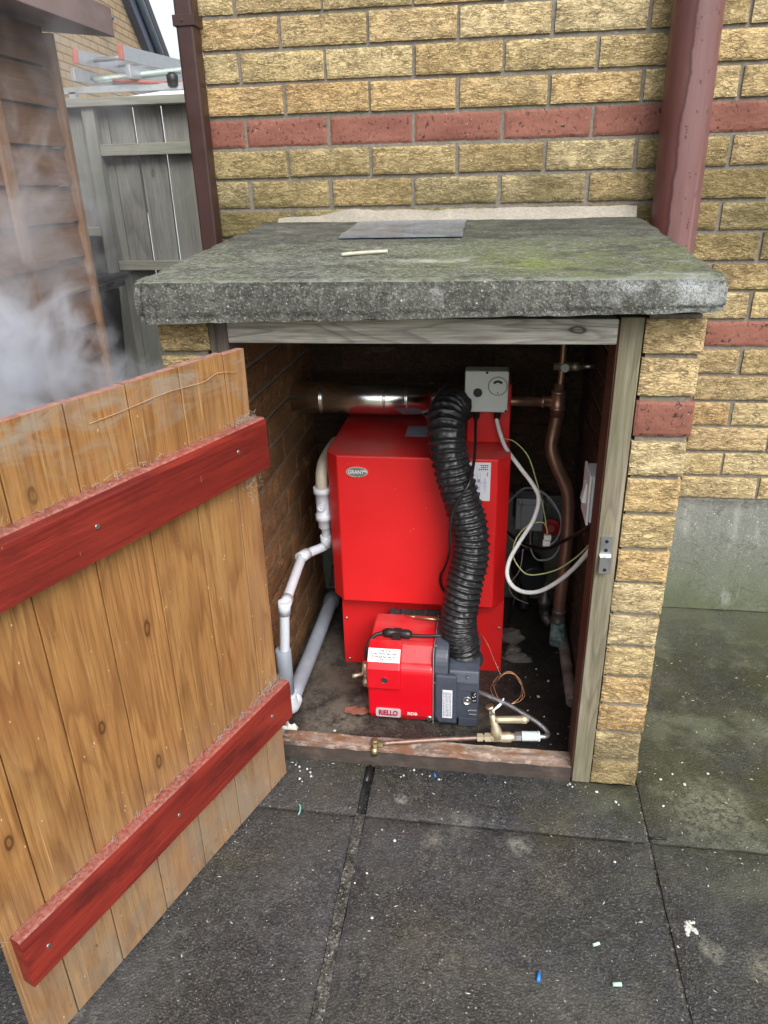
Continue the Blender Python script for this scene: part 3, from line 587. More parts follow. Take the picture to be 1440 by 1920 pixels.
# ------------------------------------------------------------------ boiler house
bh = thing("boiler_house", "low brick boiler cupboard with a mossy concrete slab roof and its plank door open", "outbuilding", (-.14, -.806, 0))
for side in (0, 1):
    g = G()
    a, b = ((-.627, -.529), (.252, .350))[side]
    for k in range(14):
        z = k * .075; red = k == 11
        L = b - a + random.uniform(-.003, .002); H = .066 + random.uniform(-.002, .001)
        if k == 13: H = .058
        g.brick((a + random.uniform(-.001, .002), -.806 + random.uniform(-.002, .002), z + .001), (1, 0, 0), (0, -1, 0), L, H, .098, 1 if red else 0, 22, 12, .0006 if red else .0016)
        xin = b if side == 0 else a
        y = -.70 + (0 if k % 2 else -.1125)
        while y < -.02:     # inner face, stretcher bond
            y0, y1 = max(y, -.704), min(y + .215, -.016)
            if y1 - y0 > .03:
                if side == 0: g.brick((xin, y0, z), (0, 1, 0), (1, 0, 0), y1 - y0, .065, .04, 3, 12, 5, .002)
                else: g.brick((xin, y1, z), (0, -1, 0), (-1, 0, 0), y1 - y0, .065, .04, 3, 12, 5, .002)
                if side == 1: g.brick((b, y0, z), (0, 1, 0), (1, 0, 0), y1 - y0, .065, .04, 1 if red else 0, 6, 3, .002)
                else: g.brick((a, y1, z), (0, -1, 0), (-1, 0, 0), y1 - y0, .065, .04, 1 if red else 0, 6, 3, .002)
            y += .225
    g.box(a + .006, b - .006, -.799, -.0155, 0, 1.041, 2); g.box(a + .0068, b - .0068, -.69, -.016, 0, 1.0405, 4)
    obj("side_wall", g, [BUFF, REDB, MORT, INBR if side == 0 else DARKBR, MORTIN if side == 0 else MORTSHADE], bh)
def slabf(p):
    top = (p.z - 1.043) / .065; zb = 1.033 + (p.x + .638) * .02
    z = zb + top * (1.1065 + (p.y + .87) / .87 * .056 - zb)
    if top < .5: z += .003 * noise.noise(Vector((p.x * 5, p.y * 5, 2)))
    q = Vector((p.x, p.y, z)); n3 = noise.fractal(q * 22, 1, 2, 4)
    q += Vector((.001 * noise.noise(q * 60), -.0011 * noise.noise(q * 90) if p.y < -.5 else 0, .0009 * noise.noise(q * 70) + .0005 * n3))
    ez = min(top, 1 - top) * .065; ey = p.y + .87; ex = min(p.x + .638, .363 - p.x)
    if ey < .012 and ez < .014:
        c = .004 * max(0, noise.noise(q * 28) + .1) + .0018; q.y += c; q.z += c * (.8 if top < .5 else -.4)
    if ex < .012 and ez < .014:
        c = .005 * max(0, noise.noise(q * 19) + .3) + .002; q.x += c if p.x < 0 else -c; q.z += c * (.7 if top < .5 else -.5)
    if ex < .02 and ey < .02:
        c = .005; q.x += c if p.x < 0 else -c; q.y += c
    return q
g = G(); rough_box(g, -.638, .363, -.87, -.001, 1.043, 1.108, 200, 150, 12, slabf)
slab = obj("roof_slab", g, SLAB, bh)
g = G()
def filf(p):
    w = (.028 + .02 * noise.noise(Vector((p.x * 5, 0, 0))) + .012 * noise.noise(Vector((p.x * 22, 3, 0)))) * min(1, .25 + (p.x + .6) * 3)
    t = (p.z - 1.15) / .03; u = (p.y + .04) / .04
    y = -w * (1 - u) ; y = -.001 - (w + .012) * (1 - u)
    z = 1.155 + t * (.006 + (.026 + .008 * noise.noise(Vector((p.x * 9, 7, 0)))) * u * min(1, .4 + (p.x + .6) * 3)) + .002 * noise.noise(p * 45)
    return Vector((p.x + .004 * noise.noise(p * 20), y, z))
rough_box(g, -.60, .352, -.04, 0, 1.15, 1.18, 90, 8, 1, filf)
obj("mortar_fillet", g, FILLET, slab)
g = G(); g.box(-.527, -.492, -.806, -.73, 0, 1.036); obj("post", g, OLDPOST, bh, .002)
g = G(); g.box(.2105, .2495, -.807, -.735, 0, 1.037); g.box(.2075, .2104, -.803, -.72, .005, 1.03, 1); obj("post", g, [POSTW, STOPW], bh, .002)
g = G(); g.box(-.4915, .2075, -.8045, -.745, .990, 1.034); obj("lintel", g, LINTW, bh, .002)
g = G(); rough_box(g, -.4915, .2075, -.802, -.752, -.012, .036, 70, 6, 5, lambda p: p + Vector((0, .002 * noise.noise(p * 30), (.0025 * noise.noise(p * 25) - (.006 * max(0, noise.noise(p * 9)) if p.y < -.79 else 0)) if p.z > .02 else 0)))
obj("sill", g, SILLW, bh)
lat = G(); lat.box(.2165, .2385, -.8095, -.8072, .585, .6225); lat.box(.2165, .2385, -.8195, -.8172, .548, .583)
lat.add([(.2165, -.8095, .585), (.2385, -.8095, .585), (.2385, -.8195, .583), (.2165, -.8195, .583), (.2165, -.8072, .585), (.2385, -.8072, .585), (.2385, -.8172, .583), (.2165, -.8172, .583)], [(0, 3, 2, 1), (4, 5, 6, 7), (0, 4, 7, 3), (1, 2, 6, 5)])
lp = obj("latch_plate", lat, ZINC, bh)
for z, y in ((.613, -.8096), (.594, -.8096), (.556, -.8196)):
    g = G(); g.lathe((.2275, y, z), (0, -1, 0), [(0, .0038), (.0008, .0036)], 12); obj("screw", g, BLACKP, lp)
# the door: own local frame (x along the door from the hinge, y towards its back, z up)
dm = Matrix.Translation((-.444, -.857, 0)) @ Matrix(((-.34046, -.94026, 0), (-.94026, .34046, 0), (0, 0, 1))).to_4x4()
g = G(); ed = [0, .060, .171, .284, .396, .508, .608, .680]
for a, b in zip(ed[:-1], ed[1:]):
    j = [random.uniform(-.003, .003) for _ in range(2)]
    n = 14; vs = []; z0, z1 = .003 + abs(j[0]) * .4, .993 + j[1] * .7
    pr = [(a + .0012, .016), (a + .0012, .0010), (a + .0022, .0002), (b - .0022, .0002), (b - .0012, .0010), (b - .0012, .016)]
    for i in range(n + 1):
        z = z0 + (z1 - z0) * i / n
        for u, w in pr: vs.append((u + .0008 * noise.noise(Vector((u * 20, z * 3, 1))), w + .0008 * noise.noise(Vector((u * 9, z * 4, 7))), z))
    fs = [(i * 6 + k, i * 6 + (k + 1) % 6, (i + 1) * 6 + (k + 1) % 6, (i + 1) * 6 + k) for i in range(n) for k in range(6)] + [(5, 4, 3, 2, 1, 0), tuple(n * 6 + k for k in range(6))]
    o_ = len(g.f); g.add(vs, [f[::-1] for f in fs]); g.mi[-1] = 1
    for i in range(n): g.mi[o_ + i * 6 + 5] = 1
g.box(.002, .678, .0125, .0155, .006, .985, 2)
door = obj("door", g, [DOORW, EDGEP, INK]); door.parent = bh; door.matrix_parent_inverse = Matrix.Translation(-bh.location); door.matrix_basis = dm
for z0, z1, x0, x1 in ((.766, .863, -.012, .70), (.170, .266, -.01, .672)):
    g = G()
    def bf(p, z0=z0):
        q = p + Vector((0, .0005 * noise.noise(p * 16), .0008 * noise.noise(Vector((p.x * 6, 0, p.z * 3)))))
        if p.z > z0 + .09 and p.y < -.02: q.z -= .0025; q.y += .0025
        return q
    rough_box(g, x0, x1, -.024, -.0005, z0, z1, 60, 4, 8, bf)
    g.sm = [False] * len(g.sm)
    bt = obj("batten", g, BATTEN, bevel=.0015); bt.parent = door
    for sx in (.075, .40, .62) if z0 > .5 else (.06, .35, .635):
        s_ = G(); s_.lathe((sx, -.024, (z0 + z1) / 2 + random.uniform(-.012, .012)), (0, -1, 0), [(0, .0042), (.0012, .0038)], 12)
        sc = obj("screw", s_, ZINC); sc.parent = bt
random.seed(11)
wire = G(); wire.tube([(.36, -.001, .955), (.3, -.002, .957), (.2, -.002, .962), (.12, -.002, .958), (.08, -.002, .965), (.03, -.002, .955)], .0005, 5, 4)
ww = obj("thread", wire, plain("pale_thread", (.5, .3, .17), .8)); ww.parent = door
rr = random.Random(8); WEB = plain("dusty_cobweb", (.40, .36, .32), .9, 0, .2)
for cx, cz, wx, wz, n in ((.035, .868, .04, .010, 110), (.03, .752, .03, .03, 90), (.03, .275, .06, .02, 140), (.16, .272, .12, .006, 90), (.30, .868, .2, .006, 80), (.40, .272, .25, .005, 70)):
    g = G()
    for i in range(n):
        p = Vector((cx + rr.gauss(0, wx * .5), -.003 - abs(rr.gauss(0, .006)), cz + rr.gauss(0, wz * .5))); q = p + Vector((rr.gauss(0, .008), rr.gauss(0, .004), rr.gauss(0, .005)))
        p.x = max(.003, p.x); q.x = max(.003, q.x); p.y = min(p.y, -.001); q.y = min(q.y, -.001)
        g.tube([p, (p + q) / 2 + Vector((rr.gauss(0, .003), 0, rr.gauss(0, .003))), q], rr.choice([.0002, .00025, .0003]), 3, 2, caps=False)
    cw = tag(obj("cobweb", g, WEB), kind='stuff'); cw.parent = door
# things lying on the slab
g = G(); rough_box(g, -.36, -.08, -.375, -.085, 0, .004, 20, 20, 1, lambda p: Vector((p.x + .003 * noise.noise(p * 20), p.y + .003 * noise.noise(p * 22), p.z + 1.043 + .065 + (p.y + .87) / .87 * .055 + .0025)))
tag(obj("slate_tile", g, SLATE), "wet blue grey slate tile lying at the back of the concrete slab", "slate")
g = G(); g.tube([(-.307, -.622, 1.1275), (-.28, -.606, 1.1285), (-.25, -.598, 1.1295), (-.219, -.588, 1.130)], .0036, 8, 4)
tag(obj("stick", g, STICK), "thin pale stick lying on the mossy concrete slab", "stick")

# ------------------------------------------------------------------ boiler
bo = thing("boiler", "red oil boiler with chamfered casing standing inside the brick cupboard", "boiler", (-.17, -.28, 0))
g = G(); g.box(-.388, .052, -.42, -.06, .006, .235); lc = obj("lower_casing", g, CASING, bo, .003)
for x, z in ((-.377, .155), (-.374, .02), (.042, .15), (.043, .02)):
    s_ = G(); s_.lathe((x, -.42, z), (0, -1, 0), [(0, .0042), (.002, .0042), (.003, .002)], 10); sc = obj("screw", s_, ZINC); sc.parent = lc
g = G(); pl = [(-.405, -.06), (-.405, -.424), (-.373, -.462), (.020, -.462), (.050, -.424), (.050, -.06)]
g.prism(pl, .236, .648, 2); jk = obj("jacket", g, JACKET, bo, .0035, 3)
g = G(); g.box(-.20, -.098, -.4635, -.4622, .545, .5625); t = obj("embossed_strip", g, JACKET); t.parent = jk
g = G(); g.box(-.06, .047, -.342, -.20, .6485, .80); cc = obj("rear_housing", g, JACKET, bo, .003)
# oval badge
def oval(cx, cz, rx, rz, y0, y1, mi=0, n=36):
    q = G(); q.prism([(cx + rx * math.cos(2 * math.pi * i / n), cz + rz * math.sin(2 * math.pi * i / n)) for i in range(n)], y1, y0, 1, mi); return q
bd = obj("badge", oval(-.323, .607, .0275, .0135, -.4622, -.4645), BADGES, bo)
t = obj("face", oval(-.323, .607, .0245, .0108, -.4645, -.4652), BADGEG); t.parent = bd
text("GRANT", .0135, (-.325, -.4657, .607), LETW, bd, off=.0003, sx=.86)
g = G(); g.prism([(-.3075, .610), (-.30, .6125), (-.2985, .607), (-.3075, .6085)], -.4658, -.4653, 1); t = obj("swoosh", g, LETW); t.parent = bd
# control box
g = G(); g.box(-.066, .038, -.386, -.336, .741, .842); cb = obj("control_box", g, GREYBOX, bo, .004, 3)
g = G(); g.lathe((-.0345, -.386, .790), (0, -1, 0), [(0, .0105), (.003, .0105), (.004, .009)], 24); t = obj("button", g, BLACKP); t.parent = cb
g = G(); g.lathe((.0125, -.386, .8065), (0, -1, 0), [(0, .021), (.0015, .021), (.002, .020)], 36); dl = obj("dial", g, GREYBOX); dl.parent = cb
g = G()
for i in range(12):
    a0, a1 = R(35 + i * 9.2), R(35 + (i + 1) * 9.2); P = lambda r, a: (.0125 + r * math.cos(a), -.3885, .8065 + r * math.sin(a))
    g.add([P(.0085, a0), P(.0085, a1), P(.0145, a1), P(.0145, a0)], [(0, 1, 2, 3)])
g.box(.0115, .0135, -.3886, -.3882, .789, .7925)
g.f = [f[::-1] for f in g.f]
t = obj("dial_mark", g, INK); t.parent = cb
g = G(); g.lathe((.0125, -.386, .8065), (0, -1, 0), [(.001, .0235), (.0016, .0235), (.0016, .0215), (.001, .0215)], 36); t = obj("dial_ring", g, GREYBOX2); t.parent = cb
for x in (-.037, .014):
    g = G(); g.lathe((x, -.362, .741), (0, 0, -1), [(0, .0115), (.006, .0115), (.007, .009), (.018, .0085), (.024, .006)], 16); t = obj("cable_gland", g, BLACKP); t.parent = cb
for x, z in ((-.062, .745), (.034, .745), (-.014, .8385)):
    g = G(); g.lathe((x, -.3862, z), (0, -1, 0), [(0, .0034), (.001, .003)], 10); t = obj("screw", g, BLACKP); t.parent = cb
# labels
g = G(); g.box(-.066, .003, -.4632, -.4623, .541, .640); wl = obj("wiring_label", g, PAPER, bo)
g = G(); rr = random.Random(3)
for i in range(3):
    x = -.02 - rr.uniform(0, .006)
    while x < -.004: w = rr.uniform(.002, .005); g.box(x, x + w, -.4637, -.4633, .6315 - i * .0052, .6340 - i * .0052); x += w + .0012
t = obj("printed_lines", g, INK); t.parent = wl
g = G()
for a, b, c, d in ((-.028, -.0272, .575, .61), (-.022, -.0212, .572, .613), (-.028, -.0212, .575, .5757), (-.0275, -.004, .588, .5887), (-.012, -.0112, .57, .60), (-.009, -.0082, .562, .60), (-.032, -.02, .57, .5707), (-.0275, -.0215, .59, .597), (-.006, -.003, .605, .615), (-.014, -.006, .5795, .5802)):
    g.box(a, b, -.4637, -.4633, c, d)
t = obj("diagram", g, INKB); t.parent = wl
g = G(); g.add([(-.222, -.308, .6492), (-.13, -.308, .6492), (-.13, -.215, .6492), (-.222, -.215, .6492)], [(0, 1, 2, 3)]); rl = obj("rating_label", g, PAPERS, bo)
g = G()
for i in range(6): g.box(-.215, -.15 + rr.uniform(-.03, .01), -.235 - i * .012, -.232 - i * .012, .6494, .6497)
t = obj("printed_lines", g, INKB); t.parent = rl
# flue along the top
fl = thing("flue_pipe", "polished steel flue pipe lying across the top of the red boiler", "flue", (-.3, -.24, .70))
fr = lambda r, a, b: [(a, r), (b, r)]
g = G(); g.lathe((-.53, -.24, .732), (1, 0, 0), [(0, .042), (.41, .042)], 48); obj("pipe", g, STEEL, fl)
g = G(); g.lathe((-.626, -.24, .732), (-1, 0, 0), [(0, .062), (.006, .062), (.007, .05), (.075, .05), (.076, .04), (.06, .035)], 36); obj("wall_terminal", g, STEEL, fl)
for x in (-.282, -.222, -.455):
    g = G(); g.lathe((x, -.24, .732), (1, 0, 0), [(0, .0422), (.001, .0445), (.005, .0445), (.006, .0422)], 48); obj("band", g, STEEL, fl)
for x in (-.121, -.106):
    g = G(); g.lathe((x, -.24, .732), (1, 0, 0), [(0, .042), (.0005, .049), (.004, .049), (.0045, .042)], 48); obj("flange", g, STEEL, fl)
g = G(); g.lathe((-.117, -.24, .732), (1, 0, 0), [(0, .0415), (.03, .0415), (.045, .036), (.05, .02)], 40); g.lathe((-.145, -.24, .692), (0, 0, -1), [(0, .035), (.006, .034), (.010, .012), (.022, .011), (.022, .016), (.03, .016), (.03, .009), (.05, .009)], 20); obj("test_plug", g, STEEL, fl)

# ------------------------------------------------------------------ burner
bu = thing("burner", "red and dark grey oil burner standing in front of the boiler", "burner", (-.14, -.58, 0))
def arc(cx, cy, r, a0, a1, n): return [(cx + r * math.cos(R(a0 + (a1 - a0) * i / n)), cy + r * math.sin(R(a0 + (a1 - a0) * i / n))) for i in range(n + 1)]
side = [(-.648, .008), (-.659, .03)] + arc(-.632, .153, .028, 180, 112, 6) + arc(-.60, .178, .035, 112, 80, 4) + [(-.53, .221), (-.49, .219), (-.475, .207), (-.475, .012), (-.49, .006)]
g = G(); g.prism([(y, z) for y, z in side][::-1], -.281, -.119, 0)
rc = obj("red_cover", g, BURNR, bu, .006, 3)
g = G(); sp = [(-.6685, .112), (-.6685, .172), (-.658, .188), (-.633, .2105), (-.60, .2165), (-.60, .112)]
g.prism(sp[::-1], -.282, -.197, 0); pb = obj("raised_panel", g, BURNR, bu, .005, 3)
g = G(); g.lathe((-.237, -.6688, .141), (0, -1, 0), [(-.002, .0), (0, .0085), (.0004, .0085)], 24); t = obj("reset_hole", g, INK); t.parent = pb
g = G(); g.lathe((-.237, -.6688, .141), (0, -1, 0), [(0, .0098), (.0012, .0095), (.0012, .0083), (0, .0083)], 24); t = obj("hole_rim", g, BURNR); t.parent = pb
# sticker on the sloping shoulder of the raised panel
ps, pe = Vector((0, -.6575, .1885)), Vector((0, -.633, .2105)); dv = (pe - ps).normalized(); nv = Vector((0, -dv.z, dv.y))
def onsl(x, t, h=.0006): return Vector((x, 0, 0)) + ps + dv * t + nv * h
g = G(); g.add([onsl(-.279, -.002), onsl(-.2, -.002), onsl(-.2, .032), onsl(-.279, .032), onsl(-.279, -.002, 0), onsl(-.2, -.002, 0), onsl(-.2, .032, 0), onsl(-.279, .032, 0)], [(0, 1, 2, 3), (4, 7, 6, 5), (0, 4, 5, 1), (1, 5, 6, 2), (2, 6, 7, 3), (3, 7, 4, 0)])
sk = obj("warning_sticker", g, WHITEP, bu)
text("This is a\nLow NOx burner.\nIt must be set to\n12.5% CO2", .0088, onsl(-.2395, .0152, .0009), INK, sk, rot=(math.atan2(dv.z, dv.y), 0, 0), off=.0001, line=.86)
# maker's plate
def rrect(x0, x1, z0, z1, r, y0, y1):
    q = G(); p = []
    for cx, cz, a in ((x1 - r, z1 - r, 0), (x0 + r, z1 - r, 90), (x0 + r, z0 + r, 180), (x1 - r, z0 + r, 270)): p += arc(cx, cz, r, a, a + 90, 5)
    q.prism(p, y1, y0, 1); return q
mp_ = obj("maker_plate", rrect(-.262, -.199, .024, .049, .005, -.6592, -.6622), PLATEG, bu)
text("RIELLO", .0205, (-.2305, -.6627, .0362), LETR, mp_, off=.0009, sx=.74, space=1.02)
text("RDB", .0115, (-.170, -.6597, .0365), LETW, bu, name="model_lettering", off=.0002, sx=1.15)
g = G(); g.lathe((-.127, -.6585, .026), (0, -1, 0), [(0, .0075), (.002, .0075), (.003, .005)], 18); cs = obj("cover_screw", g, ZINC, bu)
g = G(); g.lathe((-.127, -.662, .026), (0, -1, 0), [(0, .0025), (.0006, .0025)], 12); t = obj("screw_slot", g, INK); t.parent = cs
# side face seam
g = G(); g.box(-.1188, -.1172, -.6555, -.48, .008, .219); obj("seam_strip", g, GREYBOX2, bu, .0005)
g = G(); fs_ = [(-.645, .006), (-.657, .03), (-.657, .165)] + arc(-.60, .17, .055, 175, 95, 8) + [(-.54, .226), (-.49, .22), (-.475, .2), (-.475, .01)]
g.prism(fs_[::-1], -.117, -.082, 0, 0)
fs2 = [(-.63, .004), (-.655, .03), (-.655, .14), (-.645, .165), (-.62, .172), (-.5, .172), (-.485, .16), (-.485, .006)]
g.prism(fs2[::-1], -.0818, -.006, 0, 0)
fh = obj("fan_housing", g, DGREY, bu, .005, 3)
g = G(); g.prism([(-.112, .165), (-.06, .165), (-.06, .06), (-.058, .022), (-.104, .022), (-.112, .04)], -.668, -.656, 1); t = obj("front_rib", g, DGREY, bevel=.004); t.parent = fh
for q in ((-.055, -.009, .138, .1405), (-.055, -.009, .119, .1215), (-.055, -.034, .098, .0995), (-.054, -.007, .010, .034)):
    g = G(); g.box(q[0], q[1], -.6585, -.655, q[2], q[3]); t = obj("rib", g, DGREY, bevel=.0008); t.parent = fh
g = G(); g.box(-.03, -.0095, -.658, -.655, .056, .0595); g.box(-.03, -.0095, -.658, -.655, .044, .047); g.lathe((-.0305, -.658, .0575), (0, -1, 0), [(0, .0025), (.002, .002)], 10); t = obj("silver_bars", g, ZINC, bevel=.0008); t.parent = fh
g = G(); g.lathe((-.034, -.655, .0865), (0, -1, 0), [(0, .012), (.003, .012), (.003, .0095), (.001, .0095), (.001, .003), (.003, .002)], 28); t = obj("adjuster_dial", g, ZINC); t.parent = fh
g = G(); g.box(-.025, -.0115, -.6562, -.655, .082, .113); t = obj("scale_plate", g, BLACKP); t.parent = fh
g = G()
for x, z in ((-.015, .110), (-.017, .106), (-.021, .0985), (-.018, .0975), (-.0145, .101), (-.0145, .0885), (-.019, .088)): g.box(x - .0011, x + .0011, -.6567, -.6563, z - .0011, z + .0011)
t = obj("scale_marks", g, LETW); t.parent = fh
g = G(); g.box(-.094, -.070, -.6692, -.6682, .040, .124); sl_ = obj("serial_label", g, PAPER); sl_.parent = fh
g = G(); rr = random.Random(5)
for i in range(6):
    z = .045
    while z < .112: w = rr.uniform(.002, .009); g.box(-.0915 + i * .0034, -.0902 + i * .0034, -.6697, -.6693, z, min(.12, z + w)); z += w + .0016
t = obj("printed_lines", g, INK); t.parent = fh
for p in ((-.034, -.655, .155), (-.113, -.657, .135), (-.113, -.63, .225)):
    g = G(); g.lathe(p, (0, -1, 0), [(0, .0035), (.002, .003)], 10); t = obj("screw", g, ZINC); t.parent = fh
# mounting flange behind the burner
g = G(); g.prism([(-.275, .165), (-.262, .185), (-.245, .2), (-.11, .205), (-.09, .19), (-.08, .165), (-.08, .02), (-.275, .02)], -.43, -.474, 1)
for i in range(5): g.box(-.25 + i * .03, -.238 + i * .03, -.474, -.44, .203, .209)
g.box(-.287, -.265, -.45, -.44, .172, .182)
obj("mounting_flange", g, plain("cast_alloy", (.09, .09, .095), .45, .5), bu, .004)
# capacitor plug lead on top of the burner
g = G(); g.tube([(-.25, -.585, .2235), (-.235, -.586, .2255), (-.215, -.587, .2265), (-.19, -.588, .2255), (-.178, -.589, .2235)], .011, 12, 5, lambda L, a, t: .0078 + .0042 * abs(math.sin(t * math.pi * 2.0)) * (1 if abs(t - .5) > .06 else .7) + (.001 if .46 < t < .54 else 0))
g.box(-.224, -.204, -.602, -.572, .210, .232)
pg = obj("plug_connector", g, BLACKP, bu)
g = G(); g.tube([(-.25, -.585, .223), (-.268, -.59, .2195), (-.283, -.60, .206), (-.289, -.61, .188), (-.290, -.615, .17), (-.286, -.615, .16)], .0048, 10, 5); t = obj("lead", g, BLACKP); t.parent = pg
g = G(); g.tube([(-.18, -.588, .223), (-.15, -.588, .2225), (-.11, -.585, .225), (-.085, -.575, .226)], .0042, 10, 5); t = obj("lead", g, BLACKP); t.parent = pg
g = G(); g.tube([(-.175, -.515, .229), (-.10, -.518, .227)], .0034, 10, 0); g.tube([(-.2, -.512, .2305), (-.17, -.515, .2295)], .0012, 6, 0); obj("clip_rod", g, BRASS, bu)
# pump fittings at the burner's left foot
g = G(); g.lathe((-.283, -.60, .106), (-1, 0, 0), [(0, .013), (.008, .013), (.008, .009), (.016, .009)], 6); g.lathe((-.296, -.60, .12), (0, 0, -1), [(-.02, .007), (0, .0095), (.012, .0095), (.014, .006), (.034, .006), (.036, .009), (.05, .008)], 10); g.lathe((-.30, -.604, .108), (-1, -.2, -.2), [(0, .005), (.018, .0045), (.02, .0058), (.03, .0055)], 10)
obj("pump_fitting", g, BRASSP, bu)

# ------------------------------------------------------------------ black air hose
hp = [(-.046, -.575, .150), (-.048, -.577, .185), (-.058, -.577, .225), (-.061, -.576, .271), (-.052, -.565, .350), (-.038, -.548, .430), (-.042, -.535, .498), (-.064, -.527, .576), (-.088, -.523, .654), (-.100, -.508, .714), (-.104, -.465, .752), (-.096, -.405, .760), (-.082, -.33, .742)]
ah = thing("air_hose", "fat black corrugated hose curving from the burner over the boiler front", "hose", (-.046, -.575, .15))
dense = curve(hp, 60)
def hr(L, a, t):
    pitch = .0118 if L < .13 else (.0158 if L < .42 else .0172)
    ph = 2 * math.pi * L / pitch + a + 1.3 * noise.noise(Vector((L * 22, 1, 0))) + .5 * noise.noise(Vector((math.cos(a) * 2, math.sin(a) * 2, L * 30)))
    w = (.5 + .5 * math.cos(ph)) ** 2.2
    base = .0345 + .006 * min(1, max(0, (L - .02) / .05))
    wr = .004 * noise.noise(Vector((math.cos(a) * 5, math.sin(a) * 5, L * 75))) * (1 - w) + .0022 * noise.noise(Vector((math.cos(a) * 11, math.sin(a) * 11, L * 45))) + .0012 * noise.noise(Vector((math.cos(a) * 2, math.sin(a) * 2, L * 12)))
    return base + .0058 * w - .001 + wr
g = G(); g.tube(dense, .04, 56, 0, hr); obj("corrugated_tube", g, HOSE, ah)
g = G(); g.lathe((-.0455, -.575, .146), (-.05, -.02, 1), [(0, .047), (.004, .0475), (.012, .0475), (.016, .044), (.026, .0395), (.03, .038)], 48); obj("collar", g, plain("charcoal_rubber", (.028, .029, .03), .5), ah)

# ------------------------------------------------------------------ cables
def cable(name, label, pts, r, mat, cat="cable", sub=7):
    g = G(); g.tube(pts, r, 10, sub); return tag(obj(name, g, mat), label, cat)
cable("power_cable", "thick white cable looping down from the control box to the right post", [(.013, -.365, .725), (.018, -.365, .699), (.037, -.39, .655), (.069, -.42, .62), (.107, -.44, .576), (.121, -.45, .543), (.111, -.46, .493), (.081, -.48, .443), (.057, -.5, .4), (.053, -.52, .366), (.071, -.54, .346), (.102, -.56, .346), (.138, -.58, .368), (.179, -.62, .429), (.207, -.68, .51), (.218, -.72, .565), (.235, -.70, .60)], .0052, CWHITE)
cable("burner_cable", "thin black cable hanging from the control box across the corrugated hose", [(-.038, -.365, .725), (-.037, -.40, .700), (-.036, -.50, .669), (-.044, -.575, .635), (-.064, -.588, .600), (-.08, -.588, .564), (-.086, -.585, .517), (-.088, -.56, .449), (-.102, -.51, .377), (-.114, -.48, .335), (-.112, -.472, .301), (-.096, -.472, .270), (-.085, -.47, .24)], .0036, BLACKP)
cable("earth_wire", "thin yellow green wire hanging down beside the white cable to a terminal block", [(.033, -.36, .667), (.059, -.38, .666), (.092, -.4, .637), (.115, -.41, .578), (.135, -.42, .512), (.148, -.42, .454), (.150, -.42, .437)], .0015, CYG, "wire")
cable("earth_wire", "pale green wire looping wide under the terminal block to the right post", [(.152, -.42, .440), (.137, -.43, .473), (.1, -.44, .467), (.073, -.45, .435), (.066, -.47, .4), (.083, -.5, .379), (.108, -.53, .378), (.159, -.58, .42), (.196, -.64, .488), (.215, -.70, .555)], .0017, CYG, "wire")
cable("grey_cable", "grey cable coiled in a wide ring around the junction box", [(.048, -.12, .37), (.063, -.12, .394), (.105, -.15, .45), (.156, -.18, .448), (.194, -.2, .409), (.208, -.2, .36), (.194, -.2, .309), (.15, -.2, .286), (.106, -.18, .283), (.072, -.15, .287), (.05, -.1, .30)], .003, CGREY)
cable("grey_cable", "grey cable hanging in a low loop below the junction box", [(.17, -.12, .41), (.19, -.16, .399), (.212, -.16, .358), (.214, -.16, .281), (.193, -.17, .241), (.155, -.17, .231), (.134, -.16, .251), (.13, -.12, .275), (.136, -.06, .291)], .0028, CGREY)
cable("supply_cable", "black cable sagging from the white switch box towards the boiler back", [(.243, -.71, .63), (.228, -.68, .612), (.224, -.6, .549), (.21, -.5, .476), (.19, -.42, .418), (.164, -.36, .367), (.127, -.3, .338), (.093, -.25, .329), (.055, -.2, .335)], .0046, BLACKP)
cable("supply_cable", "black cable hanging straight down the back wall behind the coiled grey cable", [(.11, -.05, .30), (.112, -.06, .22), (.105, -.08, .12), (.09, -.12, .04), (.075, -.2, .015)], .0042, BLACKP)
cable("grey_cable", "straight grey cable dropping from the junction box to the floor", [(.125, -.07, .29), (.124, -.075, .22), (.128, -.08, .14), (.122, -.1, .05)], .0042, CGREY)
cable("thin_cord", "slack pale cord trailing to the floor below the white cable loop", [(.10, -.3, .33), (.095, -.29, .26), (.07, -.26, .19), (.09, -.24, .14), (.13, -.22, .11)], .0014, CGREY, "cord")
g = G(); g.box(.143, .161, -.426, -.412, .421, .433); g.box(.141, .159, -.426, -.412, .405, .4185)
for x, z in ((.152, .427), (.15, .412)): g.lathe((x, -.426, z), (0, -1, 0), [(0, .0055), (.004, .005)], 10)
tag(obj("terminal_block", g, WHITEP, bevel=.0015), "small white terminal block hanging on the green yellow wire", "connector")

# ------------------------------------------------------------------ boxes on the walls
sb = thing("switch_box", "white switched spur box fixed on the right inner wall behind the post", "switch", (.251, -.66, .6))
g = G(); g.box(.205, .2515, -.700, -.615, .599, .703); obj("back_box", g, WHITEP, sb, .004)
g = G(); g.box(.2, .205, -.704, -.611, .596, .706); fp = obj("face_plate", g, WHITEP, sb, .002)
g = G(); g.add([(.2, -.672, .632), (.2, -.645, .632), (.2, -.645, .676), (.2, -.672, .676), (.1915, -.672, .634), (.1915, -.645, .634), (.198, -.645, .676), (.198, -.672, .676)], [(4, 5, 1, 0), (5, 6, 2, 1), (6, 7, 3, 2), (7, 4, 0, 3), (7, 6, 5, 4)]); t = obj("rocker", g, WHITEP, bevel=.001); t.parent = fp
jb = thing("junction_box", "square grey junction box on the back wall beside the boiler", "junction box", (.13, -.02, .29))
g = G(); g.box(.085, .166, -.085, -.02, .287, .388); obj("base", g, GREYBOX2, jb, .003)
g = G(); g.box(.101, .166, -.092, -.0855, .287, .371); obj("lid", g, GREYBOX2, jb, .002)
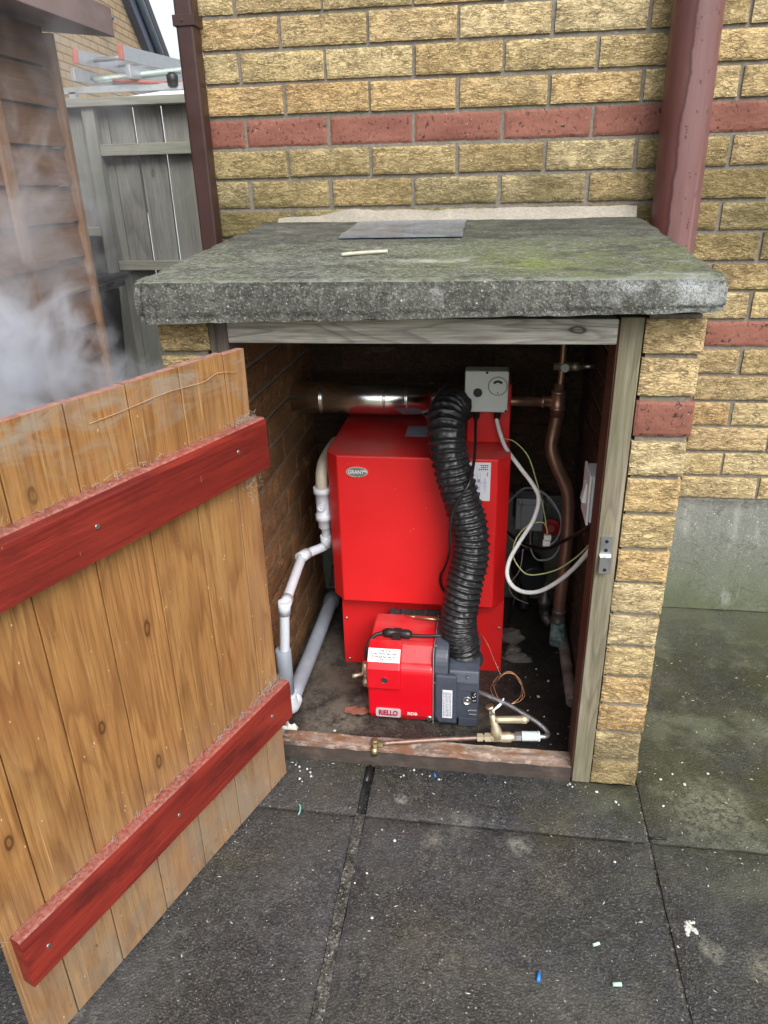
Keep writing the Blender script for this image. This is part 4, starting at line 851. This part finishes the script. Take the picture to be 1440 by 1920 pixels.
g = G(); g.box(.078, .165, -.019, -.013, .30, .40); obj("back_plate", g, BLACKP, jb)
for x, z in ((.096, .377), (.104, .366)): 
    g = G(); g.lathe((x, -.085, z), (0, -1, 0), [(0, .0065), (.005, .006), (.006, .003)], 14); obj("screw", g, ZINC, jb)

# ------------------------------------------------------------------ copper pipework right of the boiler
cp = thing("copper_pipe", "bent thick copper pipe dropping to the floor right of the boiler", "pipe", (.21, -.28, 0))
g = G(); g.tube([(.167, -.27, .765), (.167, -.27, .74), (.167, -.27, .708), (.161, -.27, .658), (.158, -.275, .616), (.172, -.28, .574), (.198, -.28, .522), (.212, -.28, .476), (.217, -.28, .374), (.216, -.28, .275), (.214, -.28, .19), (.213, -.28, .12)], .0172, 24, 6); obj("riser", g, COPPER, cp)
g = G(); g.lathe((.167, -.27, .70), (0, 0, 1), [(0, .0188), (.018, .0188), (.019, .0202), (.024, .0202), (.025, .0188), (.06, .0188), (.062, .0202), (.067, .0202), (.068, .013), (.085, .012)], 24); g.lathe((.1525, -.27, .738), (-1, 0, 0), [(0, .0142), (.02, .0142), (.021, .0155), (.027, .0155), (.028, .013)], 24); obj("tee", g, COPPER, cp)
g = G(); g.tube([(.16, -.27, .738), (.03, -.27, .738), (.0, -.27, .738)], .0125, 20, 0); obj("branch", g, COPPER, cp)
g = G(); g.tube([(.168, -.27, .77), (.17, -.27, .80), (.171, -.27, .86), (.170, -.27, .95)], .0082, 16, 5); obj("upper_tail", g, COPPER, cp)
g = G(); g.lathe((.213, -.28, .135), (0, 0, -1), [(0, .018), (.004, .0205), (.012, .0205), (.014, .019), (.03, .02), (.034, .022), (.042, .022), (.046, .0195)], 24); obj("coupling", g, plain("tarnished_coupling", (.16, .14, .13), .45, .6, .5, .5, 50, .6), cp)
g = G(); g.tube([(.213, -.28, .10), (.213, -.283, .07), (.212, -.29, .048), (.211, -.31, .036)], .021, 20, 6, lambda L, a, t: .021 + .0018 * noise.noise(Vector((math.cos(a) * 3, math.sin(a) * 3, L * 60)))); obj("taped_elbow", g, VERD, cp)
pv = thing("isolating_valve", "small brass isolating valve at the top of the thin copper pipe", "valve", (.172, -.28, .82))
g = G(); g.lathe((.150, -.27, .828), (1, 0, 0), [(0, .009), (.012, .009), (.012, .012), (.022, .012), (.04, .012), (.042, .009), (.05, .011), (.06, .011), (.062, .007), (.075, .007)], 12); obj("body", g, BRASSP, pv)
g = G(); g.lathe((.176, -.282, .828), (0, -1, 0), [(0, .011), (.004, .0112), (.005, .009)], 20); obj("cap", g, GREYBOX, pv)
g = G(); g.tube([(.22, -.27, .829), (.251, -.27, .830)], .007, 14, 0); obj("pipe_stub", g, ZINC, pv)
g = G(); g.tube([(.2285, -.03, .04), (.230, -.2, .035), (.2315, -.36, .03), (.2325, -.56, .027)], .0155, 18, 8, lambda L, a, t: .0155 + .001 * noise.noise(Vector((math.cos(a) * 2, math.sin(a) * 2, L * 25))))
tag(obj("floor_pipe", g, plain("flaking_grey_pipe", (.24, .2, .17), .7, .2, .4, .6, 26, .9)), "flaking grey pipe along the floor at the foot of the right inner wall", "pipe")
pu = thing("circulation_pump", "dark circulation pump low behind the looped cables", "pump", (.13, -.14, .05))
g = G(); g.lathe((.125, -.10, .175), (.2, -1, 0), [(0, .05), (.02, .05), (.03, .042), (.085, .040), (.09, .034)], 28); obj("motor", g, plain("pump_black", (.022, .024, .028), .4, .3), pu)
g = G(); g.tube([(.125, -.10, .02), (.125, -.09, .12), (.125, -.08, .26), (.128, -.07, .33)], .016, 16, 5); obj("pipe", g, plain("dark_iron", (.035, .035, .035), .6, .5), pu)
g = G(); g.lathe((.178, -.20, .12), (0, 0, -1), [(-.03, .008), (-.012, .009), (-.01, .015), (0, .015), (.004, .019), (.018, .019), (.02, .014), (.05, .016)], 12); g.tube([(.178, -.20, .08), (.186, -.205, .055), (.2, -.22, .045)], .015, 14, 5); obj("gate_valve", g, plain("dull_gunmetal", (.14, .13, .12), .5, .7, .5, .3), pu)
g = G(); g.lathe((.192, -.11, .312), (-.2, -1, .2), [(0, .026), (.012, .027), (.014, .024), (.016, .012), (.026, .011)], 18)
tag(obj("filling_valve_cap", g, REDV), "dark red round valve cap in the shadows behind the copper pipe", "valve")

# ------------------------------------------------------------------ plastic waste pipes left of the boiler
cd = thing("condensate_pipe", "white plastic condensate pipe with a trap bending down left of the boiler", "pipe", (-.45, -.4, 0))
g = G(); g.tube([(-.425, -.22, .60), (-.428, -.30, .598), (-.430, -.36, .590), (-.430, -.392, .565), (-.430, -.396, .53)], .016, 18, 6); obj("upper_elbow", g, BEIGE, cd)
g = G(); g.lathe((-.43, -.393, .535), (0, 0, -1), [(0, .0235), (.016, .0235), (.018, .019), (.075, .0185), (.077, .022), (.092, .022), (.094, .0165), (.115, .0165), (.117, .0145)], 24); tr = obj("trap", g, WPVC, cd)
g = G(); g.lathe((-.43, -.411, .485), (0, -1, 0), [(0, .011), (.006, .011), (.007, .009), (.005, .008), (.005, .004), (.007, .003)], 18); t = obj("trap_plug", g, WPVC); t.parent = tr
g = G(); g.tube([(-.43, -.385, .425), (-.43, -.376, .39), (-.432, -.374, .362), (-.44, -.378, .352), (-.458, -.41, .356), (-.478, -.448, .360)], .0125, 16, 5)
g.tube([(-.474, -.444, .3595), (-.481, -.455, .3585), (-.481, -.468, .357), (-.474, -.64, .343), (-.473, -.662, .338), (-.474, -.67, .325), (-.479, -.67, .26), (-.484, -.67, .19), (-.487, -.67, .06)], .0122, 16, 5); obj("pipe", g, WPVC, cd)
for o_, d_ in (((-.478, -.45, .360), (-.3, -.6, -.02)), ((-.4735, -.655, .341), (0, -1, -.08)), ((-.4735, -.67, .335), (-.08, 0, -1)), ((-.432, -.376, .37), (0, .1, -1))):
    g = G(); g.lathe(Vector(o_) - Vector(d_).normalized() * .017, d_, [(0, .0152), (.034, .0152)], 18); obj("socket", g, WPVC, cd)
wp = thing("waste_pipe", "grey plastic waste pipe sloping back along the floor left of the boiler", "pipe", (-.485, -.64, 0))
g = G(); g.lathe((-.4865, -.67, .215), (0, 0, -1), [(0, .0175), (.001, .0192), (.14, .0192)], 24); obj("upright", g, GPVC, wp)
g = G(); g.tube([(-.481, -.645, .05), (-.478, -.41, .05), (-.474, -.15, .06), (-.473, -.03, .062)], .0205, 20, 5); obj("floor_run", g, GPVC, wp)
g = G(); g.lathe((-.4745, -.19, .058), (0, 1, .02), [(0, .0245), (.05, .0245)], 24); g.tube([(-.473, -.13, .06), (-.473, -.08, .075), (-.473, -.06, .12)], .023, 20, 5); obj("coupler", g, plain("dark_grey_pvc", (.08, .09, .1), .5), wp)
g = G(); g.tube([(-.487, -.672, .085), (-.486, -.672, .06), (-.483, -.665, .042), (-.481, -.64, .045)], .0245, 24, 5); obj("elbow", g, WPVC, wp)

# ------------------------------------------------------------------ oil line
ol = thing("oil_line", "thin copper oil pipe with a brass elbow resting on the wooden sill", "pipe", (-.13, -.75, 0))
g = G(); g.lathe((-.2455, -.787, .036), (0, 0, 1), [(-.012, .0095), (.004, .0095), (.004, .0085), (.016, .0085), (.016, .0105), (.021, .0105), (.023, .006)], 6); g.lathe((-.2455, -.797, .0355), (0, -.2, -1), [(-.008, .009), (.004, .0105), (.012, .008)], 12); g.lathe((-.2375, -.786, .0475), (1, .1, 0), [(-.008, .0075), (0, .0075), (0, .0095), (.011, .0095), (.012, .0065)], 6); obj("elbow", g, plain("oily_brass", (.34, .29, .17), .4, .9, .5, .3, 60, .3), ol)
g = G(); g.tube([(-.226, -.785, .0475), (-.17, -.772, .047), (-.10, -.757, .047), (-.04, -.747, .0475), (.0, -.74, .0475)], .0054, 12, 5); obj("pipe", g, plain("dirty_copper", (.23, .16, .13), .5, .7, .5, .5, 50, .4), ol)
fv = thing("fire_valve", "pale brass fire valve with a knob and side barrel on the oil pipe", "valve", (.04, -.74, 0))
g = G(); g.lathe((-.006, -.74, .0475), (1, 0, .12), [(0, .0105), (.013, .0105), (.014, .007), (.018, .007), (.018, .0115), (.033, .0115)], 6)
g.lathe((.025, -.74, .051), (1, 0, .12), [(0, .009), (.004, .011), (.02, .011), (.035, .0125), (.045, .0125), (.05, .0095), (.058, .0095)], 16); obj("body", g, BRASSP, fv)
g = G(); g.lathe((.0415, -.74, .055), (-.25, 0, 1), [(0, .0135), (.018, .0125), (.026, .0115), (.032, .009), (.045, .009), (.047, .0075), (.062, .0072), (.063, .0062), (.066, .006)], 18); obj("bonnet", g, BRASSP, fv)
g = G(); g.lathe((.0255, -.74, .119), (-.25, 0, 1), [(0, .0024), (.018, .0024), (.019, .009), (.022, .0105), (.025, .009), (.026, .002)], 18); obj("knob", g, BRASS, fv)
g = G(); g.lathe((.0335, -.74, .1045), (1, .05, .06), [(0, .0078), (.01, .0078), (.03, .0085), (.062, .0088), (.063, .0095), (.072, .0095), (.074, .006), (.078, .005)], 18); obj("barrel", g, BRASSP, fv)
g = G(); g.lathe((.082, -.74, .060), (1, 0, .08), [(0, .0118), (.014, .0118)], 6); obj("nut", g, ZINC, fv)
bq = thing("braided_hose", "steel braided hose with a pale blue ribbed end behind the fire valve", "hose", (.11, -.74, .03))
g = G(); pr = [(0, .0098), (.002, .0122)]
for i in range(7): pr += [(.003 + i * .005, .0122), (.004 + i * .005, .0108), (.0065 + i * .005, .0108), (.0075 + i * .005, .0122)]
pr += [(.042, .0122), (.043, .008)]
g.lathe((.0965, -.74, .062), (1, .03, .05), pr, 24); obj("ribbed_end", g, CLEAR, bq)
g = G(); g.tube([(.135, -.739, .064), (.150, -.736, .062), (.158, -.726, .060), (.152, -.712, .064), (.131, -.694, .070), (.106, -.676, .073), (.069, -.65, .077), (.03, -.628, .078), (-.008, -.605, .076)], .0056, 12, 8, lambda L, a, t: .0056 + .0005 * math.sin(L * 900 + a * 3)); obj("braid", g, plain("braided_steel", (.5, .5, .52), .4, .9, .5, .5, 300, .6), bq)
g = G(); g.tube([(.035, -.65, .064), (.05, -.642, .078), (.055, -.638, .088), (.048, -.645, .072), (.03, -.655, .062)], .0022, 7, 5); g.box(.022, .034, -.66, -.65, .055, .063); obj("zip_tie", g, WHITEP, bq)
g = G(); cpts = [(-.012, -.425, .14), (.012, -.45, .118), (.036, -.475, .072), (.058, -.505, .042)]
for i in range(40):
    a = R(115 - i * 34); q = noise.noise(Vector((i * .6, 0, 0))); rr_ = .037 + .008 * q
    cpts.append((.07 + .014 * noise.noise(Vector((0, i * .35, 0))) + rr_ * math.cos(a), -.54 - .012 * noise.noise(Vector((0, 0, i * .4))) + .02 * math.sin(a), .044 + .036 * math.sin(a) + .006 * q))
g.tube(cpts, .0007, 5, 4); tag(obj("capillary_tube", g, COPW), "fine copper capillary wire coiled loosely on the floor beside the burner", "wire")

# ------------------------------------------------------------------ small things on the floor
g = G(); n = 14; vs = [(-.318, -.632, .0125)]
for i in range(n):
    a = 2 * math.pi * i / n; rr_ = .021 * (1 + .3 * math.cos(2 * a) + .25 * abs(math.cos(3.5 * a)) + .3 * noise.noise(Vector((i * 1.7, 0, 4)))); vs.append((-.318 + rr_ * 1.15 * math.cos(a), -.632 + rr_ * .8 * math.sin(a), .011 + .006 * abs(noise.noise(Vector((i * 2.3, 3, 0))))))
vs += [(x, y, z - .0012) for x, y, z in vs]; m_ = n + 1
g.add(vs, [(0, 1 + i, 1 + (i + 1) % n) for i in range(n)] + [(m_, m_ + 1 + (i + 1) % n, m_ + 1 + i) for i in range(n)] + [(1 + i, m_ + 1 + i, m_ + 1 + (i + 1) % n, 1 + (i + 1) % n) for i in range(n)])
tag(obj("fallen_leaf", g, LEAF), "dry red brown leaf on the damp floor left of the burner", "leaf")
g = G(); g.blob((-.468, -.738, .022), .019, .014, .02, .5, 2.2, 10, 0, 3); g.blob((-.455, -.745, .012), .014, .012, .01, .5, 2.2, 8, 0, 5)
tag(obj("foam_lump", g, FOAM), "white lump of foam at the left end of the wooden sill", "foam")
for i, (x, y, rx_, ry_, h, lab) in enumerate(((.085, -.25, .035, .03, .022, "grey rubble stone furthest back beside the boiler's right foot"), (.088, -.325, .028, .022, .016, "middle grey rubble stone beside the boiler's right foot"), (.098, -.352, .04, .024, .014, "flat grey rubble stone nearest the copper wire coil"))):
    g = G(); g.blob((x, y, h * .6), rx_, ry_, h, .3, 1.8, 12, 0, i + 1); tag(obj("rubble_stone", g, STONE), lab, "stone")
def peg(name, x, y, L, r, ang, mat, label, cat):
    g = G(); d = Vector((math.cos(R(ang)), math.sin(R(ang)), 0)) * L / 2; c = Vector((x, y, r)); g.tube([c - d, c + d], r, 8, 0); return tag(obj(name, g, mat), label, cat)
peg("plastic_offcut", .112, -1.276, .016, .0032, 82, BLUEP, "bright blue plastic sleeve offcut lying on the paving", "offcut")
peg("plastic_offcut", .243, -1.273, .015, .0035, 8, MINTP, "pale green plastic offcut nearest the camera on the paving", "offcut")
peg("plastic_offcut", .217, -1.203, .013, .0028, 25, MINTP, "pale green plastic offcut further from the camera on the paving", "offcut")
peg("plastic_offcut", -.101, -.823, .014, .0018, 110, BLUEP, "tiny blue plastic scrap beside the wooden sill", "offcut")
peg("screw_bit", .372, -.951, .034, .0022, 4, BLACKP, "small black bit lying in the paving joint right of the pillar", "bit")
peg("slate_strip", -.2535, -.845, .05, .006, 86, BLACKP, "black strip lying in the paving joint in front of the sill", "strip")
g = G(); g.tube([(-.392, -.948, .002), (-.388, -.955, .003), (-.386, -.966, .003), (-.387, -.976, .002)], .0018, 6, 4); tag(obj("plastic_offcut", g, TEALP), "teal plastic scrap on the paving beside the open door", "offcut")
g = G()
rr = random.Random(4)
for i in range(11):
    a = rr.uniform(0, 6.28); q = abs(rr.gauss(0, .010)); r_ = rr.uniform(.0025, .0075) * (1 - min(.7, q * 25)); g.blob((.392 + q * math.cos(a) * .8, -1.146 + q * 1.3 * math.sin(a), .0006), r_, r_ * rr.uniform(.7, 1.4), .0014, .7, 2.5, 6, 0, i)
tag(obj("paint_splat", g, PELLET), "white paint splat across the right hand paving joint", "splat")
protos = []
for i in range(4):
    g = G(); g.blob((0, 0, 0), .0024, .0024, .0022, .3, 2, 5, 0, i + 20); protos.append(obj("debris_pellet", g, PELLET))
spots = [(-.42, -.835), (-.43, -.83), (-.415, -.848), (-.40, -.84), (-.39, -.85), (-.385, -.862), (-.41, -.872), (-.402, -.88), (-.178, -.84), (-.172, -.835), (-.13, -.826), (-.112, -.83), (-.09, -.838), (-.15, -.815), (.06, -.83), (.262, -.835), (.205, -.818), (.21, -.826), (.2, -.822), (.30, -.86), (.305, -.868), (-.215, -1.105), (-.235, -1.13), (-.19, -1.2), (.36, -1.19), (.445, -1.055), (.275, -1.02), (-.17, -1.02), (-.2, -.995), (.41, -.78), (.44, -.76), (.46, -.79), (.47, -.72), (.52, -.75), (.40, -.86), (.12, -.44), (.15, -.52), (.16, -.60), (.19, -.66), (.17, -.70), (.14, -.73), (.185, -.735), (.12, -.58), (.10, -.62), (.18, -.45), (.15, -.40), (-.30, -.76), (-.36, -.71)]
lab_ = "tiny white crumb scattered on the paving and damp floor"
for i, (x, y) in enumerate(spots):
    pr = protos[i % 4]; o = pr if i < 4 else pr.copy()
    if i >= 4: COL.objects.link(o)
    s_ = random.uniform(.7, 1.5); o.scale = (s_, s_ * random.uniform(.7, 1.3), s_ * .8); o.rotation_euler = (0, 0, random.uniform(0, 6)); o.location = (x, y, (.0085 if y > -.76 and x < .25 else .0022))
    tag(o, lab_, "crumb", "white crumbs on the ground")
g = G(); rr = random.Random(21)
for i in range(1000):
    x, y = rr.uniform(-.6, .8), rr.uniform(-1.5, -.2)
    if x < .25 and -.81 < y < -.75: continue
    ins = -.75 < y and -.5 < x < .25
    if ins and (x < .06 or rr.random() < .2): continue
    s_ = rr.uniform(.0005, .0014); z = .007 if ins else .0006; a = rr.uniform(0, 3.14); L = s_ * rr.choice([1, 1, 1, 1.8, 4]); c_, d_ = math.cos(a), math.sin(a)
    if not ins and -.63 < x < .35 and y > -.81: continue
    g.add([(x + L * c_, y + L * d_, z), (x - s_ * d_, y + s_ * c_, z), (x - L * c_, y - L * d_, z), (x + s_ * d_, y - s_ * c_, z), (x, y, z + s_)], [(0, 1, 4), (1, 2, 4), (2, 3, 4), (3, 0, 4), (3, 2, 1, 0)])
tag(obj("grit", g, plain("pale_grit", (.42, .41, .37), .8)), "fine pale grit scattered over the paving", "grit", kind='stuff')

# ------------------------------------------------------------------ background left: shed, fence, bin, van, neighbour
sh = thing("shed", "brown boarded timber shed behind the open door, half hidden by steam", "shed", (-2.2, -.4, 0))
g = G()
for k in range(15):
    z = .04 + k * .112; a = random.uniform(0, 1)
    g.add([(-1.40, -2.2, z), (-1.40, .376, z), (-1.412, .376, z + .108), (-1.412, -2.2, z + .108), (-1.43, -2.2, z), (-1.43, .376, z), (-1.43, .376, z + .108), (-1.43, -2.2, z + .108)], [(0, 1, 2, 3), (5, 4, 7, 6), (4, 5, 1, 0), (3, 2, 6, 7), (1, 5, 6, 2), (4, 0, 3, 7)])
    g.add([(-1.43, .37, z), (-3.0, .37, z), (-3.0, .362, z + .108), (-1.43, .362, z + .108)], [(0, 1, 2, 3)])
obj("boards", g, SHEDW, sh, .0015)
g = G(); g.box(-3.0, -1.44, -2.2, .36, 0, 1.70); obj("frame", g, SHEDW, sh)
g = G(); g.box(-1.422, -1.386, .377, .40, .02, 1.70); obj("corner_trim", g, SHEDT, sh, .002)
g = G(); g.box(-1.396, -1.384, -.005, .045, .02, 1.70); obj("batten", g, SHEDT, sh, .002)
g = G(); g.box(-1.396, -1.376, -.35, .16, 1.035, 1.06); g.box(-1.396, -1.386, -.35, .145, .3, 1.034); obj("hatch", g, SHEDW, sh, .002)
g = G(); g.prism([(-3.1, 1.95), (-3.1, 1.91), (-1.28, 1.715), (-1.28, 1.80)], -2.3, .60, 1); obj("roof", g, plain("mauve_fascia", (.30, .22, .21), .7, 0, .3, .15, 12), sh, .003)
fe = thing("fence", "weathered grey board fence with thin light gaps between house and shed", "fence", (-1.6, 1.22, 0))
g = G()
for x0, z0 in ((-1.655, 0), (-1.538, 0), (-1.412, 0), (-1.286, 0), (-1.158, 0), (-1.03, 0), (-.9, 0)):
    w = .107 if x0 < -1.6 else .1165
    g.box(x0 + (.0 if x0 < -1.6 else .0), x0 + w, 1.222, 1.24, z0, 1.57)
for x0 in (-2.5, -2.37, -2.24, -2.11, -1.98, -1.855):
    g.box(x0 + .003, x0 + .127, 1.205, 1.222, 1.065, 1.57)
g.box(-1.73, -1.66, 1.225, 1.242, 0, 1.57)
for x0 in (-2.5, -2.4, -2.3, -2.2, -2.1, -2.0, -1.9, -1.8): g.box(x0, x0 + .098, 1.28, 1.295, 0, 1.08)
obj("boards", g, FENCEW, fe, .001)
g = G(); g.box(-1.748, -1.695, 1.175, 1.221, 0, 1.57); obj("post", g, FENCEW, fe, .002)
for x0, x1, z0, z1, y0 in ((-2.5, -.79, 1.571, 1.603, 1.16), (-1.694, -.79, 1.385, 1.43, 1.182), (-1.694, -.79, .915, .955, 1.182), (-2.5, -1.749, 1.065, 1.10, 1.165)):
    g = G(); g.box(x0, x1, y0, 1.221 if z1 < 1.5 else 1.25, z0, z1); obj("rail", g, FENCER, fe, .002)
bn = thing("wheelie_bin", "black wheelie bin standing between shed and fence", "bin", (-1.835, .72, 0))
g = G()
b0, b1 = [(-2.040, .60), (-1.650, .60), (-1.650, .94), (-2.040, .94)], [(-2.080, .54), (-1.610, .54), (-1.610, 1.0), (-2.080, 1.0)]
g.add([(x, y, .03) for x, y in b0] + [(x, y, .90) for x, y in b1], [(3, 2, 1, 0), (0, 1, 5, 4), (1, 2, 6, 5), (2, 3, 7, 6), (3, 0, 4, 7), (4, 5, 6, 7)]); obj("body", g, BINM, bn, .015)
g = G(); g.box(-2.100, -1.590, .52, 1.02, .90, .925); g.box(-2.080, -1.610, .55, 1.0, .925, .955)
obj("lid", g, BINM, bn, .01)
g = G(); g.tube([(-1.610, .58, .93), (-1.580, .57, .945), (-1.565, .60, .95), (-1.565, .78, .95), (-1.565, .95, .95), (-1.580, .98, .945), (-1.610, .97, .93)], .016, 12, 5); g.box(-1.610, -1.565, .66, .68, .925, .955); g.box(-1.610, -1.565, .86, .88, .925, .955); obj("handle", g, BINM, bn)
for y in (.63, .9):
    g = G(); g.lathe((-1.610, y - .02, .1), (0, 1, 0), [(0, .1), (.04, .1)], 24); obj("wheel", g, TYRE, bn)
bn.location.z = -.03
# van with ladders on its roof
vn = thing("van", "white van roof showing above the grey fence", "van", (-2.3, 4.2, 0))
g = G(); pr = [(-3.05, .35), (-3.08, 1.0), (-3.02, 1.55), (-2.9, 1.72), (-2.6, 1.80), (-2.2, 1.835), (-1.8, 1.83), (-1.45, 1.76), (-1.3, 1.6), (-1.24, 1.0), (-1.28, .35)]
g.prism(pr[::-1], 3.1, 6.4, 1, 0); obj("body", g, VANW, vn, .06, 4)
g = G(); g.prism([(6.41, .35), (7.3, .4), (7.35, .85), (6.9, 1.05), (6.41, 1.6)], -3.0, -1.3, 0); obj("bonnet", g, VANW, vn, .05, 3)
g = G(); g.box(-2.95, -2.2, 3.085, 3.1, 1.1, 1.5); g.box(-2.15, -1.4, 3.085, 3.1, 1.1, 1.5); obj("rear_window", g, GLASS, vn, .01)
for x in (-3.1, -1.42):
    for y in (3.7, 6.3):
        g = G(); g.lathe((x, y, .33), (1, 0, 0), [(0, .30), (.02, .33), (.2, .33), (.22, .30)], 28); wh = obj("wheel", g, TYRE, vn); g = G(); g.lathe((x - .01, y, .33), (1, 0, 0), [(0, .2), (.24, .2)], 20); t = obj("rim", g, ALU); t.parent = wh
for y in (3.35, 4.6, 5.8):
    g = G(); g.box(-3.0, -1.35, y - .02, y + .02, 1.86, 1.90); g.box(-2.95, -2.9, y - .02, y + .02, 1.70, 1.87); g.box(-1.46, -1.41, y - .02, y + .02, 1.70, 1.87); obj("roof_bar", g, ALU, vn)
def ladder(x, w, y0, y1, z, h, ang, label, capm):
    t = thing("ladder", label, "ladder", (x, y0, z), "ladders tied on the van roof")
    rot = Matrix.Translation((x, y0, z)) @ Matrix.Rotation(R(ang), 4, 'Z')
    for s_ in (0, 1):
        g = G(); g.box(s_ * w - .014, s_ * w + .014, 0, y1 - y0, 0, h, mat=rot); st = obj("stile", g, ALU, t, .003)
        g = G(); g.box(s_ * w - .016, s_ * w + .016, -.014, .01, -.001, h + .001, mat=rot); obj("end_cap", g, capm, t, .004)
    for i in range(int((y1 - y0 - .2) / .27)):
        g = G(); a = rot @ Vector((.014, .18 + i * .27, h * .5)); b = rot @ Vector((w - .014, .18 + i * .27, h * .5)); g.tube([a, b], .016, 10, 0); obj("rung", g, ALU, t)
    return t
ladder(-2.86, .42, 3.27, 6.6, 1.925, .075, -6, "lower aluminium ladder with plain ends, at the bottom of the stack on the van", ALU)
ladder(-2.84, .36, 3.30, 6.4, 2.03, .085, -10, "upper aluminium ladder with red ends, on top of the stack on the van", REDCAP)
g = G(); g.tube([(-2.74, 3.32, 1.93), (-2.3, 3.38, 1.965), (-1.75, 3.42, 2.0)], .022, 12, 4); tag(obj("conduit_tube", g, plain("galvanised_tube", (.42, .5, .47), .4, .5)), "long pale round tube lying across the ladder stack", "tube")
g = G(); g.tube([(-2.6, 3.30, 1.925), (-2.2, 3.35, 1.90), (-1.7, 3.4, 1.91)], .012, 10, 4); g.lathe((-2.19, 3.33, 1.87), (0, 0, 1), [(0, .02), (.01, .035), (.07, .04), (.09, .02)], 12, 1); tag(obj("strap_bar", g, [plain("strap_red", (.3, .1, .08), .6), BLACKP]), "dark red roof rack strap with a round buckle below the tube", "strap")
nb = thing("neighbour_house", "pale buff brick gable of the neighbouring house seen through the steam", "house", (-5, 5.4, 0))
nx = lambda y: -4.2 - .12 * (y - 5.4)
zr = lambda y: 3.02 - (y - 8.45) * .79
g = G(); ys = (2.0, 5.2, 8.35)
pl2 = [(nx(8.35), 8.35, -.03), (nx(2.0), 2.0, -.03), (nx(2.0), 2.0, 4.4), (nx(5.2), 5.2, 5.6), (nx(8.35), 8.35, zr(8.35))]
g.add(pl2 + [(x - 4.0, y - .48, z) for x, y, z in pl2], [(0, 1, 2, 3, 4), (5, 9, 8, 7, 6), (0, 4, 9, 5), (1, 6, 7, 2), (4, 3, 8, 9), (3, 2, 7, 8)]); obj("gable_wall", g, HBRICK, nb)
def barge(y0, y1, w0, w1, th, out, name, mat):
    g = G(); q = []
    for y, in ((y0,), (y1,)):
        for dn in (w0, w1):
            z = zr(y) + dn; q += [(nx(y) + out, y, z), (nx(y) - th, y, z)]
    g.add(q, [(0, 2, 6, 4), (1, 5, 7, 3), (0, 4, 5, 1), (2, 3, 7, 6), (0, 1, 3, 2), (4, 6, 7, 5)]); return obj(name, g, mat, nb, .01)
barge(5.2, 9.0, -.24, .16, .1, .10, "bargeboard", BARGE)
barge(5.1, 9.25, .165, .36, 4.0, .16, "roof", RTILE)
g = G(); y0, y1 = 5.2, 9.05; g.tube([(nx(y0) + .15, y0, zr(y0) + .0), (nx(y1) + .15, y1, zr(y1) + .0)], .045, 12, 0); obj("verge_trim", g, plain("pale_blue_trim", (.4, .5, .6), .4), nb)
g = G(); g.lathe((nx(6.9) + .03, 6.9, 3.05), (.6, 0, -1), [(0, .03), (.05, .06), (.14, .09), (.16, .05)], 14); g.box(nx(6.9) - .02, nx(6.9) + .05, 6.87, 6.93, 3.02, 3.1); obj("wall_lamp", g, plain("grey_lamp_case", (.2, .22, .24), .5), nb)

# ------------------------------------------------------------------ steam from the flue, drifting up in front of the shed
def steam():
    m = M("steam_cloud"); t = m.t; t.nodes.remove(m.b)
    out = [n for n in t.nodes if n.type == 'OUTPUT_MATERIAL'][0]
    co_ = m.co()
    def dist(c, sc):
        return m.node("ShaderNodeVectorMath", {0: m.mp(sc), 1: tuple(c[i] * sc[i] for i in range(3))}, operation='DISTANCE').outputs["Value"]
    wisps = m.noise(None, 6.0, 7, .6, 1.4)
    nz = m.band(wisps, .3, .7)
    def puff(c, r, sc, k, soft):
        f = m.band(dist(c, sc), r, r * .1)
        v = m.math('SUBTRACT', m.math('ADD', f, m.math('MULTIPLY', nz, soft)), 1.0)
        return m.math('MULTIPLY', m.math('MAXIMUM', v, 0), k)
    tot = None
    for c, r, sc, k, soft in STEAM:
        p = puff(c, r, sc, k, soft); tot = p if tot is None else m.math('ADD', tot, p)
    pv_ = m.node("ShaderNodeVolumePrincipled", {"Color": (.89, .93, 1.0, 1), "Density": tot, "Anisotropy": .2})
    t.links.new(pv_.outputs[0], out.inputs["Volume"])
    return m.m
STEAM = [((-1.20, -.46, .88), .42, (1, 1, 1), 28, .85), ((-1.04, -.26, .74), .30, (1.1, 1, 1.4), 20, .82), ((-1.24, -.24, 1.14), .46, (1, 1, .8), 7, .85), ((-1.2, .05, 1.45), .52, (1, 1, .8), 1.7, .9), ((-.84, -.22, .68), .22, (.8, 1, 1.5), 12, .8)]
g = G(); rough_box(g, -1.37, -.66, -.95, .55, .45, 1.95, 6, 8, 10, lambda p: p + Vector((.02 * noise.noise(p * 3), .02 * noise.noise(p * 3 + Vector((5, 0, 0))), 0)))
tag(obj("steam", g, steam()), "white steam drifting across the brown shed", "steam", kind='stuff')
